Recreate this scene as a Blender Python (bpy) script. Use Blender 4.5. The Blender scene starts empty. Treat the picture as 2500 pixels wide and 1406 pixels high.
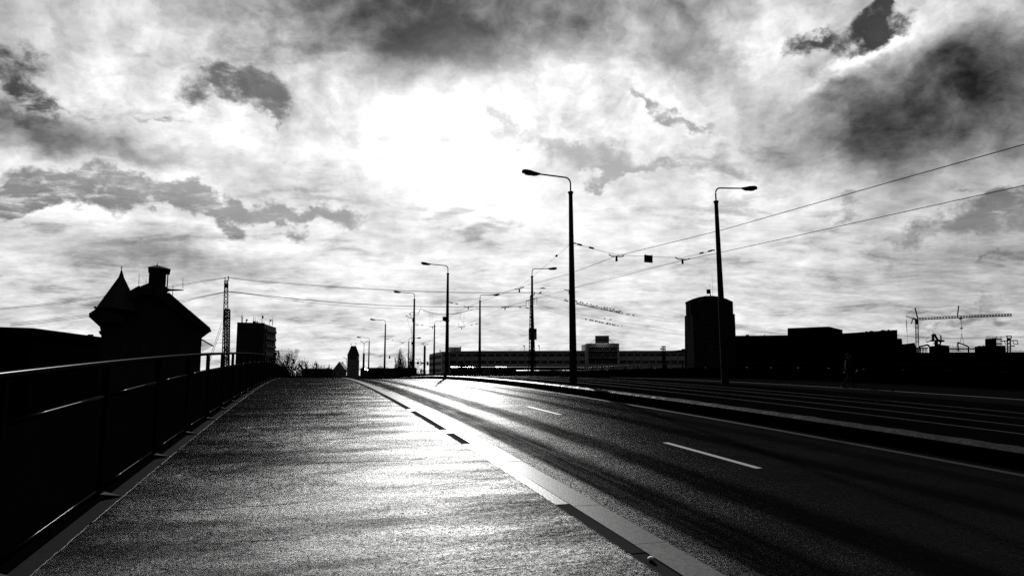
import bpy, math, random
from mathutils import Vector, Matrix
random.seed(7)
SC = bpy.context.scene
COL = SC.collection

# ------------------------------------------------------------------ camera
F, PITCH, YAW, H = 1702.6, .1228, .2863, 1.851      # focal length in px of a 2500 px wide frame
CAM = Vector((0, 0, H))
cd = bpy.data.cameras.new('camera'); cam = bpy.data.objects.new('camera', cd); COL.objects.link(cam)
cd.sensor_width = 36; cd.lens = 36 * F / 2500; cd.clip_start = .05; cd.clip_end = 9000
cam.location = CAM; cam.rotation_euler = (math.pi / 2 + PITCH, 0, -YAW)
SC.camera = cam

# ------------------------------------------------------------------ exposure
SC.view_settings.view_transform = 'Standard'; SC.view_settings.look = 'None'
SC.view_settings.gamma = 1; SC.view_settings.use_curve_mapping = False
EXPO = 2.0
SC.view_settings.exposure = EXPO
SC.render.film_transparent = False
SC.cycles.max_bounces = 5; SC.cycles.diffuse_bounces = 2; SC.cycles.glossy_bounces = 3
SC.cycles.use_denoising = False
SC.cycles.sample_clamp_indirect = 4

# ------------------------------------------------------------------ sun
SUN_AZ, SUN_EL = math.radians(12.3), math.radians(19.6)     # azimuth from +Y (along the road) towards +X
sv = Vector((math.sin(SUN_AZ) * math.cos(SUN_EL), math.cos(SUN_AZ) * math.cos(SUN_EL), math.sin(SUN_EL)))
ld = bpy.data.lights.new('sun', 'SUN'); sun = bpy.data.objects.new('sun', ld); COL.objects.link(sun)
ld.energy = 5.0; ld.angle = math.radians(.53); ld.color = (1, .995, .985)
sun.rotation_euler = sv.to_track_quat('Z', 'Y').to_euler(); sun.location = (0, 0, 60)


# ------------------------------------------------------------------ node helper
class Nd:
    """wraps a node socket so node maths can be written as python maths"""
    def __init__(s, nt, sock): s.nt, s.k = nt, sock

    def _m(s, op, a, b=None, c=None, clamp=False):
        n = s.nt.nodes.new('ShaderNodeMath'); n.operation = op; n.use_clamp = clamp
        for i, v in enumerate((a, b, c)):
            if v is None: continue
            if isinstance(v, Nd): s.nt.links.new(v.k, n.inputs[i])
            else: n.inputs[i].default_value = v
        return Nd(s.nt, n.outputs[0])

    def __add__(s, o): return s._m('ADD', s, o)
    __radd__ = __add__
    def __sub__(s, o): return s._m('SUBTRACT', s, o)
    def __rsub__(s, o): return s._m('SUBTRACT', o, s)
    def __mul__(s, o): return s._m('MULTIPLY', s, o)
    __rmul__ = __mul__
    def __truediv__(s, o): return s._m('DIVIDE', s, o)
    def pow(s, o): return s._m('POWER', s, o)
    def f(s, op, o=None): return s._m(op, s, o)
    def sat(s): return s._m('ADD', s, 0., clamp=True)

    def step(s, a, b, to0=0., to1=1.):
        n = s.nt.nodes.new('ShaderNodeMapRange'); n.interpolation_type = 'SMOOTHSTEP'
        s.nt.links.new(s.k, n.inputs[0])
        for i, v in enumerate((a, b, to0, to1)): n.inputs[i + 1].default_value = v
        return Nd(s.nt, n.outputs[0])

    def mix(s, a, b):                                    # s is the factor
        return (a if isinstance(a, Nd) else s * 0 + a) * (1 - s) + s * b


def vmath(nt, op, a, b=None):
    n = nt.nodes.new('ShaderNodeVectorMath'); n.operation = op
    for i, v in enumerate((a, b)):
        if v is None: continue
        if isinstance(v, (tuple, Vector)): n.inputs[i].default_value = tuple(v)
        elif isinstance(v, (int, float)): n.inputs[3].default_value = v
        else: nt.links.new(v, n.inputs[i])
    return n


def dot(nt, a, b): return Nd(nt, vmath(nt, 'DOT_PRODUCT', a, b).outputs['Value'])


def comb(nt, x, y, z):
    n = nt.nodes.new('ShaderNodeCombineXYZ')
    for i, v in enumerate((x, y, z)):
        if isinstance(v, Nd): nt.links.new(v.k, n.inputs[i])
        else: n.inputs[i].default_value = v
    return n.outputs[0]


def noise(nt, vec, scale, detail=2., rough=.5, dist=0., col=False, lac=2.):
    n = nt.nodes.new('ShaderNodeTexNoise'); nt.links.new(vec, n.inputs['Vector'])
    n.inputs['Scale'].default_value = scale; n.inputs['Detail'].default_value = detail
    n.inputs['Roughness'].default_value = rough; n.inputs['Distortion'].default_value = dist
    n.inputs['Lacunarity'].default_value = lac
    return n.outputs['Color'] if col else Nd(nt, n.outputs['Fac'])


def ramp(nt, fac, stops, mul=1.):
    n = nt.nodes.new('ShaderNodeValToRGB'); nt.links.new(fac.k, n.inputs[0])
    el = n.color_ramp.elements
    while len(el) < len(stops): el.new(.5)
    for e, (p, v) in zip(el, stops): e.position = p; e.color = (v, v, v, 1)
    return Nd(nt, n.outputs[0]) * mul


# ------------------------------------------------------------------ pixel <-> world
HF = Vector((math.sin(YAW), math.cos(YAW), 0)); HR = Vector((math.cos(YAW), -math.sin(YAW), 0))


def ray(px, py):
    xc, zc = (px - 1250) / F, (703 - py) / F
    d = math.cos(PITCH) - zc * math.sin(PITCH); zw = math.sin(PITCH) + zc * math.cos(PITCH)
    return HR * xc + HF * d + Vector((0, 0, zw))


def atX(px, py, X): d = ray(px, py); return CAM + d * (X / d.x)
def atY(px, py, Y): d = ray(px, py); return CAM + d * (Y / d.y)
def atD(px, py, D):
    d = ray(px, py); return CAM + d * (D / d.dot(HF))


# ------------------------------------------------------------------ world
W = bpy.data.worlds.new('World'); SC.world = W; W.use_nodes = True
nt = W.node_tree; nt.nodes.clear()
tc = nt.nodes.new('ShaderNodeTexCoord'); dirv = vmath(nt, 'NORMALIZE', tc.outputs['Generated']).outputs[0]
dr, dh, dz = dot(nt, dirv, HR), dot(nt, dirv, HF), dot(nt, dirv, Vector((0, 0, 1)))
az = dr.f('ARCTAN2', dh); el = dz.f('ARCSINE')
sky = nt.nodes.new('ShaderNodeTexSky'); sky.sky_type = 'NISHITA'; sky.sun_disc = False
sky.sun_elevation = SUN_EL; sky.sun_rotation = SUN_AZ; sky.air_density = 1; sky.dust_density = 1.5
bw = nt.nodes.new('ShaderNodeRGBToBW'); nt.links.new(sky.outputs[0], bw.inputs[0]); skyl = Nd(nt, bw.outputs[0])
ssun = dot(nt, dirv, sv).f('ARCCOSINE')                       # angle from the sun

den = dz.f('MAXIMUM', 0.) + .15
q = comb(nt, dr / den, dh / den, 0.)
def sub5(c): return vmath(nt, 'SUBTRACT', c, (.5, .5, .5)).outputs[0]
def addv(a, b, k): return vmath(nt, 'ADD', a, vmath(nt, 'SCALE', b, k).outputs[0]).outputs[0]


def voro(vec, scale, detail=4., rough=.55, smooth=.6):
    n = nt.nodes.new('ShaderNodeTexVoronoi'); n.feature = 'SMOOTH_F1'; nt.links.new(vec, n.inputs['Vector'])
    n.inputs['Scale'].default_value = scale; n.inputs['Detail'].default_value = detail; n.inputs['Roughness'].default_value = rough; n.inputs['Smoothness'].default_value = smooth
    n.normalize = True
    return Nd(nt, n.outputs['Distance'])


ang = comb(nt, az, el * 1.25, 0.)
wa = sub5(noise(nt, ang, 5., 6, .6, col=True))               # swirls of a few degrees
wb = sub5(noise(nt, ang, 22., 5, .6, col=True))
wq = sub5(noise(nt, q, 1.1, 5, .6, col=True))
qw = addv(q, wq, .45)
nmid = noise(nt, vmath(nt, 'MULTIPLY', qw, (.8, 1.15, 1.)).outputs[0], 2.6, 14, .62, .1)
nfine = noise(nt, vmath(nt, 'MULTIPLY', addv(q, wq, .2), (.95, 1.35, 1.)).outputs[0], 9., 12, .68, .1)
angw = addv(addv(ang, wa, .09), wb, .02)
lump = noise(nt, angw, 5.2, 12, .60)
puff = voro(angw, 9., 4., .6)
_se = math.asin(sv.z); _sa = math.atan2(sv.dot(HR), sv.dot(HF))
tos = vmath(nt, 'NORMALIZE', vmath(nt, 'SUBTRACT', (_sa, _se * 1.25, 0.), ang).outputs[0]).outputs[0]
lump2 = noise(nt, addv(angw, tos, .022), 5.2, 12, .60)
relief = lump - lump2
nedge = noise(nt, addv(ang, wa, .06), 11., 14, .66)
BW = {w: addv(addv(comb(nt, az, el, 0.), wa, .11 * w), wb, .022 * w) for w in (1., 2.)}


def ae(px, py):
    d = ray(px, py).normalized(); return math.atan2(d.dot(HR), d.dot(HF)), math.asin(d.z)


def blob(px, py, rx, ry, rot=0., wn=1.):
    """gaussian blob on the sky sphere round the direction of a pixel, warped by noise"""
    a0, e0 = ae(px, py); k = math.cos(a0) ** 1.3
    mp = nt.nodes.new('ShaderNodeMapping'); mp.vector_type = 'TEXTURE'; nt.links.new(BW[wn], mp.inputs[0])
    mp.inputs['Location'].default_value = (a0, e0, 0); mp.inputs['Rotation'].default_value = (0, 0, rot); mp.inputs['Scale'].default_value = (rx / F * k, ry / F, 1)
    fl = vmath(nt, 'MULTIPLY', mp.outputs[0], (1., 1., 0.)).outputs[0]
    return (dot(nt, fl, fl) * -1.).f('EXPONENT')


# brightness of lit cloud, in display terms, by angle from the sun
base = ramp(nt, ssun / math.pi, [(0, .462), (.05, .46), (.11, .458), (.2, .445), (.28, .378), (.38, .28), (.55, .18), (1., .13)], 2.)
hi = dz.step(.10, .36)
tex_hi = (lump - .5) * .55 + (puff - .42) * .34 + (nfine - .5) * .16 + relief * 1.05
tex_lo = (nmid - .52) * .52 + (nfine - .5) * .46 + (lump - .5) * .2 + relief * .35
V = base + hi.mix(tex_lo, tex_hi)
# thick grey cloud with soft edges: (px, py, rx, ry, rot, amount)
for b in [(930, -60, 430, 150, 0, .48), (1010, 100, 170, 75, -.1, .26), (1200, 60, 300, 110, .05, .26), (1680, 20, 220, 130, .1, .34),
          (1650, 120, 110, 50, .1, .10), (2170, 290, 250, 105, -.12, .48), (2400, 210, 130, 90, .0, .34), (2100, 380, 200, 60, -.1, .12),
          (2350, 130, 110, 50, .0, .22), (2490, 300, 90, 110, .0, .14), (2300, 640, 300, 60, .1, .07), (2450, 640, 420, 220, 0, .13), (2500, 60, 160, 120, 0, .08),
          (110, 325, 160, 36, -.3, .30), (370, 385, 330, 44, -.12, .24), (310, 625, 180, 26, -.05, .26), (560, 645, 180, 20, -.1, .14),
          (1080, 590, 180, 40, 0, .10), (0, 60, 130, 160, 0, .12), (250, 700, 300, 16, .2, .1), (620, 760, 300, 20, 0, .10), (1400, 740, 260, 18, 0, .06), (1560, 660, 160, 22, 0, .07)]:
    V = V - blob(*b[:5], wn=1.) * b[5]
# bright patches
for b in [(1130, 340, 230, 130, 0, .12), (1150, 500, 380, 140, 0, .06), (1480, 120, 120, 60, .4, .20), (1480, 230, 240, 80, 0, .12),
          (250, 180, 160, 70, .5, .08), (640, 330, 300, 50, -.2, .10), (1980, 120, 90, 50, .5, .14), (2300, 70, 130, 40, .3, .15), (2050, 165, 100, 15, .25, .40),
          (2180, 105, 60, 20, .35, .26), (1850, 70, 120, 60, .1, .2), (480, 440, 60, 40, .5, .16), (300, 430, 200, 16, -.1, .14), (120, 510, 140, 16, -.1, .14),
          (1900, 480, 300, 60, .2, .06), (2250, 560, 200, 20, .2, .06), (1500, 520, 250, 70, .1, .05), (450, 560, 400, 16, -.08, .08)]:
    V = V + blob(*b[:5], wn=1.) * b[5]
# openings in the cloud through which the darker clear sky shows, ragged edges
G = None; GV = None
for b in [(550, 190, 120, 46, -.2, .40, 1.3), (650, 205, 70, 58, .2, .42, 1.2), (620, 275, 70, 14, 0., .5, .6), (40, 130, 80, 60, -.5, .24, 1.), (60, 255, 110, 26, -.15, .30, 1.), (90, 190, 60, 26, -.3, .3, .8),
          (425, 268, 75, 14, .1, .38, .9), (70, 455, 190, 42, -.16, .45, 1.7), (370, 500, 250, 36, -.12, .52, 1.7), (660, 548, 240, 26, -.1, .60, 1.5),
          (2080, 100, 110, 34, .1, .24, 1.15), (2125, 45, 26, 70, .1, .26, 1.), (2200, 85, 50, 20, 0, .28, .8), (1960, 105, 60, 22, .2, .26, .9),
          (1380, 370, 230, 42, -.08, .66, 1.15), (1560, 405, 200, 16, -.02, .66, 1.), (1205, 305, 45, 22, 0, .70, 1.), (1600, 245, 120, 15, -.3, .56, .85), (1700, 275, 60, 12, -.2, .58, .8), (1455, 182, 20, 9, 0, .6, .8),
          (2130, 520, 80, 24, 0, .46, 1.), (2350, 580, 230, 30, .12, .48, 1.1), (2480, 500, 120, 30, .2, .42, 1.), (2300, 490, 60, 14, .2, .48, .7),
          (1080, 480, 55, 12, 0, .8, .7), (900, 510, 80, 12, -.2, .8, .7), (2350, 735, 170, 14, 0, .46, .9), (700, 700, 120, 9, -.1, .6, .8), (2440, 640, 100, 10, .1, .42, .8), (40, 480, 90, 12, -.1, .45, .6), (330, 300, 200, 10, -.3, .55, .5)]:
    g = blob(*b[:5], wn=2.) * b[6]
    G = g if G is None else G + g
    GV = g * b[5] if GV is None else GV + g * b[5]
hv = GV / (G + .001)
e0_ = G.f('MINIMUM', 1.45) + (nedge - .5) * 3.6 + (puff - .45) * 1.1 + relief * 1.4
gate = G.step(.04, .45)
wisp = nfine * .6 + lump * .5
m = e0_.step(.02, 1.22).pow(1.25) * gate * (1 - wisp.step(.56, .70) * .62)
rim = e0_.step(.05, .5) * (1 - m) * gate
V = V + rim * .045
V = (m * (m * .25 + .72)).mix(V, skyl.f('MINIMUM', 12.) * .003 + hv + (nmid - .5) * .2 + (lump - .5) * .35)
# generic small openings elsewhere
gen = (nmid + nfine * .35).step(.46, .62)
V = (gen * .999).mix(V * .84, V)
lin = V.f('MAXIMUM', .05).pow(2.2)
glow = (ssun * ssun * (-1 / .12 ** 2)).f('EXPONENT') * .28
below = dz.step(-.02, .0)
lin = (lin + glow) * (below * .97 + .03)
BGS = .12
val = lin * (2 ** -EXPO / BGS)
cc = comb(nt, val, val, val)
bg = nt.nodes.new('ShaderNodeBackground'); nt.links.new(cc, bg.inputs[0]); bg.inputs[1].default_value = BGS
out = nt.nodes.new('ShaderNodeOutputWorld'); nt.links.new(bg.outputs[0], out.inputs[0])
W.cycles.sampling_method = 'MANUAL'; W.cycles.sample_map_resolution = 512

# ------------------------------------------------------------------ materials


def shade(t, colour, rough, gl, normal=None, beck=False):
    """matt body plus a fixed share of microfacet gloss; the share does not rise towards grazing angles as much as a polished coat would"""
    t.nodes.remove(t.nodes['Principled BSDF']) if 'Principled BSDF' in t.nodes else None
    d = t.nodes.new('ShaderNodeBsdfDiffuse'); g = t.nodes.new('ShaderNodeBsdfAnisotropic'); mx = t.nodes.new('ShaderNodeMixShader'); g.distribution = 'BECKMANN' if beck else 'GGX'
    t.links.new(colour, d.inputs['Color'])
    g.inputs['Color'].default_value = (.95, .95, .95, 1)
    if isinstance(rough, Nd): t.links.new(rough.k, g.inputs['Roughness'])
    else: g.inputs['Roughness'].default_value = rough
    if isinstance(gl, Nd): t.links.new(gl.k, mx.inputs[0])
    else: mx.inputs[0].default_value = gl
    if normal: t.links.new(normal, d.inputs['Normal']); t.links.new(normal, g.inputs['Normal'])
    t.links.new(d.outputs[0], mx.inputs[1]); t.links.new(g.outputs[0], mx.inputs[2]); t.links.new(mx.outputs[0], t.nodes['Material Output'].inputs[0])


def mat(name, v, rough=.6, spec=.3, metal=0., mottled=.25, scale=3., bump=0., bscale=20.):
    m = bpy.data.materials.new(name); m.use_nodes = True; t = m.node_tree
    g = t.nodes.new('ShaderNodeNewGeometry').outputs['Position']
    n = noise(t, g, scale, 5, .6)
    c = (n - .5) * (2 * mottled * v) + v
    nm = None
    if bump:
        b = t.nodes.new('ShaderNodeBump'); b.inputs['Distance'].default_value = bump
        t.links.new(noise(t, g, bscale, 3, .6).k, b.inputs['Height']); nm = b.outputs[0]
    shade(t, comb(t, c, c, c), rough, metal * .5 if metal else spec * .03, nm)
    return m


M = dict(
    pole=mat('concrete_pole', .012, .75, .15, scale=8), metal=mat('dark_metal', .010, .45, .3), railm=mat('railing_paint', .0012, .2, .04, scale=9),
    panel=mat('railing_panel', .0005, .7, .0), rail=mat('tram_rail_steel', .01, .26, .5, .10), wire=mat('wire', .01, .6, .1),
    brick=mat('brick_wall', .025, .9, .05, scale=2, bump=.02), tile=mat('roof_tile', .02, .8, .06, bump=.02), wood=mat('dark_timber', .015, .9, .05),
    glass=mat('window_glass', .02, .12, .4), wall=mat('office_render', .32, .85, .1, scale=.3), walldark=mat('office_spandrel', .05, .7, .1, scale=.3),
    frame=mat('window_frame', .16, .6, .2), tower=mat('tower_cladding', .02, .9, .05, scale=.3), towerside=mat('tower_side_panels', .10, .9, .05, scale=.2),
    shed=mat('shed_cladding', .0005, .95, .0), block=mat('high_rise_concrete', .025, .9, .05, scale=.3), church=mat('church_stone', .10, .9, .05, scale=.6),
    slate=mat('slate_roof', .02, .75, .1), metalroof=mat('sheet_metal_roof', .14, .42, .6, .35, scale=1), bark=mat('bark', .02, .9, .05), leaf=mat('dense_twigs', .012, .95, .02),
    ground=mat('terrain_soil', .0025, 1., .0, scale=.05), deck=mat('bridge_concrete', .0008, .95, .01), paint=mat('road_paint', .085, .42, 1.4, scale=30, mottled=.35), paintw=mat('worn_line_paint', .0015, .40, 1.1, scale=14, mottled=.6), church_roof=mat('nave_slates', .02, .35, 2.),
    sign=mat('sign_face', .22, .6, .2), signdark=mat('sign_dark', .02, .6, .1), bird=mat('bird_feathers', .01, .9, .02), skin=mat('skin', .16, .6, .2), cloth=mat('dark_cloth', .01, .95, .02),
    crane=mat('crane_steel', .03, .6, .1), foot=mat('foot_plate_zinc', .006, .5, .3), dull=mat('dull_sheet_roof', .03, .5, .6), gold=mat('sealant', .008, .3, .15, scale=20, bump=.004, bscale=60), ballast=mat('track_slab', .0006, .95, .0, bump=.01, bscale=12),
    verge=None, hair=mat('hair', .01, .8, .1),
)


def asphalt(name, kind):
    m = bpy.data.materials.new(name); m.use_nodes = True; t = m.node_tree
    g = t.nodes.new('ShaderNodeNewGeometry').outputs['Position']
    sx = t.nodes.new('ShaderNodeSeparateXYZ'); t.links.new(g, sx.inputs[0]); X, Y = Nd(t, sx.outputs[0]), Nd(t, sx.outputs[1])
    grain = noise(t, g, 62, 5, .82); coarse = noise(t, g, 150, 2, .6)
    patch = noise(t, vmath(t, 'MULTIPLY', g, (.35, 1.1, 1.)).outputs[0], 1.1, 6, .6)
    if kind == 'walk':
        stone = noise(t, g, 24, 3, .7)
        wave = noise(t, vmath(t, 'MULTIPLY', g, (.42, 1., .0)).outputs[0], .85, 5, .55, .6)
        ripple = noise(t, vmath(t, 'MULTIPLY', g, (.55, 1., .0)).outputs[0], 3.2, 5, .6, .8)
        h = grain * .0085 + stone * .006 + wave * .20 + ripple * .020
        # worn surface course joints across the path
        jit = noise(t, g, 1.6, 3) * .35
        crack = None
        for y0, x0, x1, w in ((10.9, -.5, 2.1, .022), (8.3, -1.6, .1, .016), (5.6, .9, 2.3, .012), (13.6, .2, 1.9, .02), (29.0, -2, 2.9, .06), (18.5, -1.5, .9, .03), (6.9, -1.2, -.1, .01)):
            c = ((Y + jit * .8 - y0 - .14).f('ABSOLUTE')).step(.0, w, 1., 0.) * X.step(x0 - .1, x0 + .1) * (1 - X.step(x1 - .3, x1 + .2))
            crack = c if crack is None else crack.f('MAXIMUM', c)
        h = h - crack * .012
        spk = noise(t, g, 21, 4, .8); rough = grain * .10 + patch * .16 + .27; spec = (grain * .72 + spk * .28).step(.41, .60, .02, 1.3) * patch.step(.32, .68, .35, 1.3) * (1 - crack * .9)
        base = grain * .0016 + .0003
    else:
        wob = (noise(t, vmath(t, 'MULTIPLY', g, (.8, .22, 1.)).outputs[0], 1., 4, .6) - .5) * .45
        xb = X + wob
        # wheel tracks: polished, closed surface; between them rough open chippings
        dark = None
        for a, b, c, d, k in [(3.66, 3.84, 4.35, 4.75, 1.), (4.95, 5.25, 5.6, 6.0, .92), (7.75, 8.0, 8.2, 8.6, .8), (9.1, 9.4, 9.7, 10., .6)]:
            xx = X + wob * .12 if a < 3.7 else xb
            w = xx.step(a, b) * (1 - xx.step(c, d)) * k
            dark = w if dark is None else dark.f('MAXIMUM', w)
        streak = noise(t, vmath(t, 'MULTIPLY', g, (5.5, .22, 0.)).outputs[0], 1.3, 6, .7)
        dark = (dark * streak.step(.34, .64, 1.05, .84) + (1 - dark) * streak.step(.52, .70) * .30).sat()
        h = grain * .0085 + coarse * .002 + noise(t, g, 24, 3, .7) * .006 + noise(t, vmath(t, 'MULTIPLY', g, (1., .25, .0)).outputs[0], .8, 4, .5) * .02
        spk = noise(t, g, 21, 4, .8); rough = grain * .10 + .34; spec = (grain * .72 + spk * .28).step(.41, .60, .02, 1.25) * patch.step(.3, .7, .7, 1.15) * (1 - dark * .93)
        base = (grain * .0016 + .0003) * (1 - dark * .5)
    b = t.nodes.new('ShaderNodeBump'); b.inputs['Distance'].default_value = 1.; b.inputs['Strength'].default_value = .7
    t.links.new(h.k, b.inputs['Height'])
    shade(t, comb(t, base, base, base), rough, spec * (.0165 if kind == 'walk' else .013), b.outputs[0], beck=True)
    return m


M['walk'] = asphalt('sidewalk_asphalt', 'walk'); M['road'] = asphalt('road_asphalt', 'road')
M['kerb'] = mat('kerb_granite', .027, .40, .62, scale=18, mottled=.95, bump=.002, bscale=60)
M['joint_light'] = mat('joint_concrete', .03, .4, .9, scale=20, mottled=.4, bump=.003, bscale=40)
M['joint_dark'] = mat('joint_bitumen', .004, .8, .1, scale=12, mottled=.5, bump=.003, bscale=40)
M['verge'] = mat('gravel_verge', .0016, .40, .7, scale=12, mottled=.8, bump=.03, bscale=9)


# ------------------------------------------------------------------ mesh helper
class MB:
    def __init__(s): s.v = []; s.f = []

    def add(s, vs, fs):
        n = len(s.v); s.v += [tuple(x) for x in vs]; s.f += [tuple(i + n for i in f) for f in fs]; return s

    def box(s, x0, x1, y0, y1, z0, z1):
        return s.add([(x, y, z) for z in (z0, z1) for y in (y0, y1) for x in (x0, x1)],
                     [(0, 2, 3, 1), (4, 5, 7, 6), (0, 1, 5, 4), (1, 3, 7, 5), (3, 2, 6, 7), (2, 0, 4, 6)])

    def bar(s, a, b, r, r2=None, n=6):
        return s.tube([a, b], [r, r2 if r2 is not None else r], n)

    def tube(s, pts, r, n=6, cap=True, flat=1.):
        pts = [Vector(p) for p in pts]
        rs = r if isinstance(r, (list, tuple)) else [r] * len(pts)
        vs = []; up = Vector((0, 0, 1)); m = len(pts)
        for i, p in enumerate(pts):
            d = (pts[min(i + 1, m - 1)] - pts[max(i - 1, 0)]).normalized()
            a = d.cross(up)
            if a.length < .05: a = d.cross(Vector((1, 0, 0)))
            a.normalize(); b = a.cross(d)
            for k in range(n):
                t = 2 * math.pi * k / n; vs.append(p + a * math.cos(t) * rs[i] + b * math.sin(t) * rs[i] * flat)
        fs = [(i * n + k, i * n + (k + 1) % n, (i + 1) * n + (k + 1) % n, (i + 1) * n + k) for i in range(m - 1) for k in range(n)]
        if cap: fs += [tuple(range(n))[::-1], tuple(range((m - 1) * n, m * n))]
        return s.add(vs, fs)

    def prism(s, pts, d0, d1):
        """polygon in (a, z) extruded along local y from d0 to d1"""
        n = len(pts); vs = [(a, d0, z) for a, z in pts] + [(a, d1, z) for a, z in pts]
        return s.add(vs, [tuple(range(n)), tuple(range(2 * n - 1, n - 1, -1))] + [(i, (i + 1) % n + 0, (i + 1) % n + n, i + n) for i in range(n)])

    def ell(s, c, r, n=8, m=5):
        c = Vector(c); vs = []; fs = []
        for j in range(m + 1):
            ph = math.pi * j / m - math.pi / 2
            for k in range(n):
                t = 2 * math.pi * k / n
                vs.append(c + Vector((math.cos(t) * math.cos(ph) * r[0], math.sin(t) * math.cos(ph) * r[1], math.sin(ph) * r[2])))
        for j in range(m):
            for k in range(n): fs.append((j * n + k, j * n + (k + 1) % n, (j + 1) * n + (k + 1) % n, (j + 1) * n + k))
        return s.add(vs, fs)

    def mesh(s, name, m=None):
        me = bpy.data.meshes.new(name); me.from_pydata(s.v, [], s.f); me.update()
        if m: me.materials.append(M[m])
        return me

    def build(s, name, m, parent=None, smooth=False, kind=None):
        me = s.mesh(name, m)
        if smooth: me.polygons.foreach_set('use_smooth', [True] * len(me.polygons))
        o = bpy.data.objects.new(name, me); COL.objects.link(o)
        if parent: o.parent = parent
        if kind: o['kind'] = kind
        return o


def tag(o, label, cat, group=None):
    o['label'] = label; o['category'] = cat
    if group: o['group'] = group
    return o


def empty(name, loc=(0, 0, 0), rz=0.):
    o = bpy.data.objects.new(name, None); COL.objects.link(o); o.location = loc; o.rotation_euler = (0, 0, rz); o.empty_display_size = .2
    return o


def copy_tree(o, parent=None):
    c = o.copy(); COL.objects.link(c); c.parent = parent
    for ch in list(o.children): copy_tree(ch, c)
    return c


GZ = -6.


class Fr:
    """a local frame at a distance: x to the right, y away from the viewer, z up from the ground"""
    def __init__(s, px, dist, gz=GZ):
        d = ray(px, 913); e = Vector((d.x, d.y, 0)).normalized(); s.e = e; s.r = Vector((e.y, -e.x, 0)); s.D = dist; s.gz = gz
        s.o = Vector((0, 0, 0)) + e * dist; s.o.z = gz; s.rz = math.atan2(s.r.y, s.r.x)

    def p(s, px, py, dd=0.):
        d = ray(px, py); t = (s.D + dd) / d.dot(s.e); w = CAM + d * t
        return w.dot(s.r), w.z - s.gz

    def v(s, px, py, dd=0.): a, z = s.p(px, py, dd); return Vector((a, dd, z))
    def root(s, name): return empty(name, s.o, s.rz)


# ------------------------------------------------------------------ bridge profile
KN = [0, 4, 8, 14, 24, 40, 60, 85, 115, 150.]
KZ = [0, .219, .416, .6689, 1.0032, 1.3787, 1.5437, 1.2847, .429, -1.1496]


def _spl():
    n = len(KN); h = [KN[i + 1] - KN[i] for i in range(n - 1)]
    a = [0.] * n; b = [1.] * n; c = [0.] * n; d = [0.] * n
    for i in range(1, n - 1):
        a[i] = h[i - 1]; b[i] = 2 * (h[i - 1] + h[i]); c[i] = h[i]
        d[i] = 6 * ((KZ[i + 1] - KZ[i]) / h[i] - (KZ[i] - KZ[i - 1]) / h[i - 1])
    for i in range(1, n):
        w = a[i] / b[i - 1]; b[i] -= w * c[i - 1]; d[i] -= w * d[i - 1]
    m = [0.] * n; m[-1] = d[-1] / b[-1]
    for i in range(n - 2, -1, -1): m[i] = (d[i] - c[i] * m[i + 1]) / b[i]
    return m, h


SM, SH = _spl()


def zz(Y):
    if Y < 0: return .055 * Y
    if Y > 150: return -5.85 + 4.70 * math.exp(-(Y - 150) * .0575 / 4.70)
    i = 0
    while i < len(KN) - 2 and Y > KN[i + 1]: i += 1
    h = SH[i]; a = KN[i + 1] - Y; c = Y - KN[i]
    return SM[i] * a ** 3 / (6 * h) + SM[i + 1] * c ** 3 / (6 * h) + (KZ[i] / h - SM[i] * h / 6) * a + (KZ[i + 1] / h - SM[i + 1] * h / 6) * c


def frange(a, b, s):
    n = max(1, int(round((b - a) / s))); return [a + (b - a) * i / n for i in range(n + 1)]


def strip(name, m, X0, X1, h, Y0=-8, Y1=240, nx=1, step=1.5, h1=None, parent=None):
    h1 = h if h1 is None else h1
    b = MB(); Ys = frange(Y0, Y1, step); vs = []
    for Y in Ys:
        for k in range(nx + 1): t = k / nx; vs.append((X0 + (X1 - X0) * t, Y, zz(Y) + h + (h1 - h) * t))
    n = nx + 1
    b.add(vs, [(i * n + k, i * n + k + 1, (i + 1) * n + k + 1, (i + 1) * n + k) for i in range(len(Ys) - 1) for k in range(nx)])
    o = b.build(name, m, parent, smooth=True); o['kind'] = 'structure'; return o


def solid(b, X0, X1, hb, ht, Y0, Y1, step=1.5, gz=None):
    """a bar of rectangular section following the bridge profile (gz: bottom at a fixed height)"""
    Ys = frange(Y0, Y1, step); vs = []
    for Y in Ys:
        z = zz(Y); zb = gz if gz is not None else z + hb
        vs += [(X0, Y, zb), (X1, Y, zb), (X1, Y, z + ht), (X0, Y, z + ht)]
    n = len(Ys); fs = [(i * 4 + k, (i + 1) * 4 + k, (i + 1) * 4 + (k + 1) % 4, i * 4 + (k + 1) % 4) for i in range(n - 1) for k in range(4)]
    fs += [(0, 1, 2, 3), (n * 4 - 1, n * 4 - 2, n * 4 - 3, n * 4 - 4)]
    return b.add(vs, fs)


HRD = -.118; HM = .131
XS0, XS1 = -1.945, 2.74
# ground
g = MB(); R = 4200; g.add([(-R, -R, GZ), (R, -R, GZ), (R, R, GZ), (-R, R, GZ)], [(0, 1, 2, 3)])
o = g.build('ground', 'ground'); o['kind'] = 'structure'
strip('sidewalk', 'walk', XS0, XS1, 0., nx=6, step=.8)
strip('road', 'road', 3.25, 11.12, HRD, nx=6, step=.8)
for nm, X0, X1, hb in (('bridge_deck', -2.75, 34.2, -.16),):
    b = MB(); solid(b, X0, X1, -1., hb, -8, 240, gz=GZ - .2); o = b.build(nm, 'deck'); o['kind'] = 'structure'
# edge gutter under the railing
b = MB(); solid(b, -2.62, -2.19, -.15, -.03, -8, 240); o = b.build('railing_plinth', 'panel'); o['kind'] = 'structure'
b = MB(); solid(b, -2.19, XS0, -.15, -.055, -8, 240); o = b.build('edge_channel', 'joint_dark'); o['kind'] = 'structure'


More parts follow.
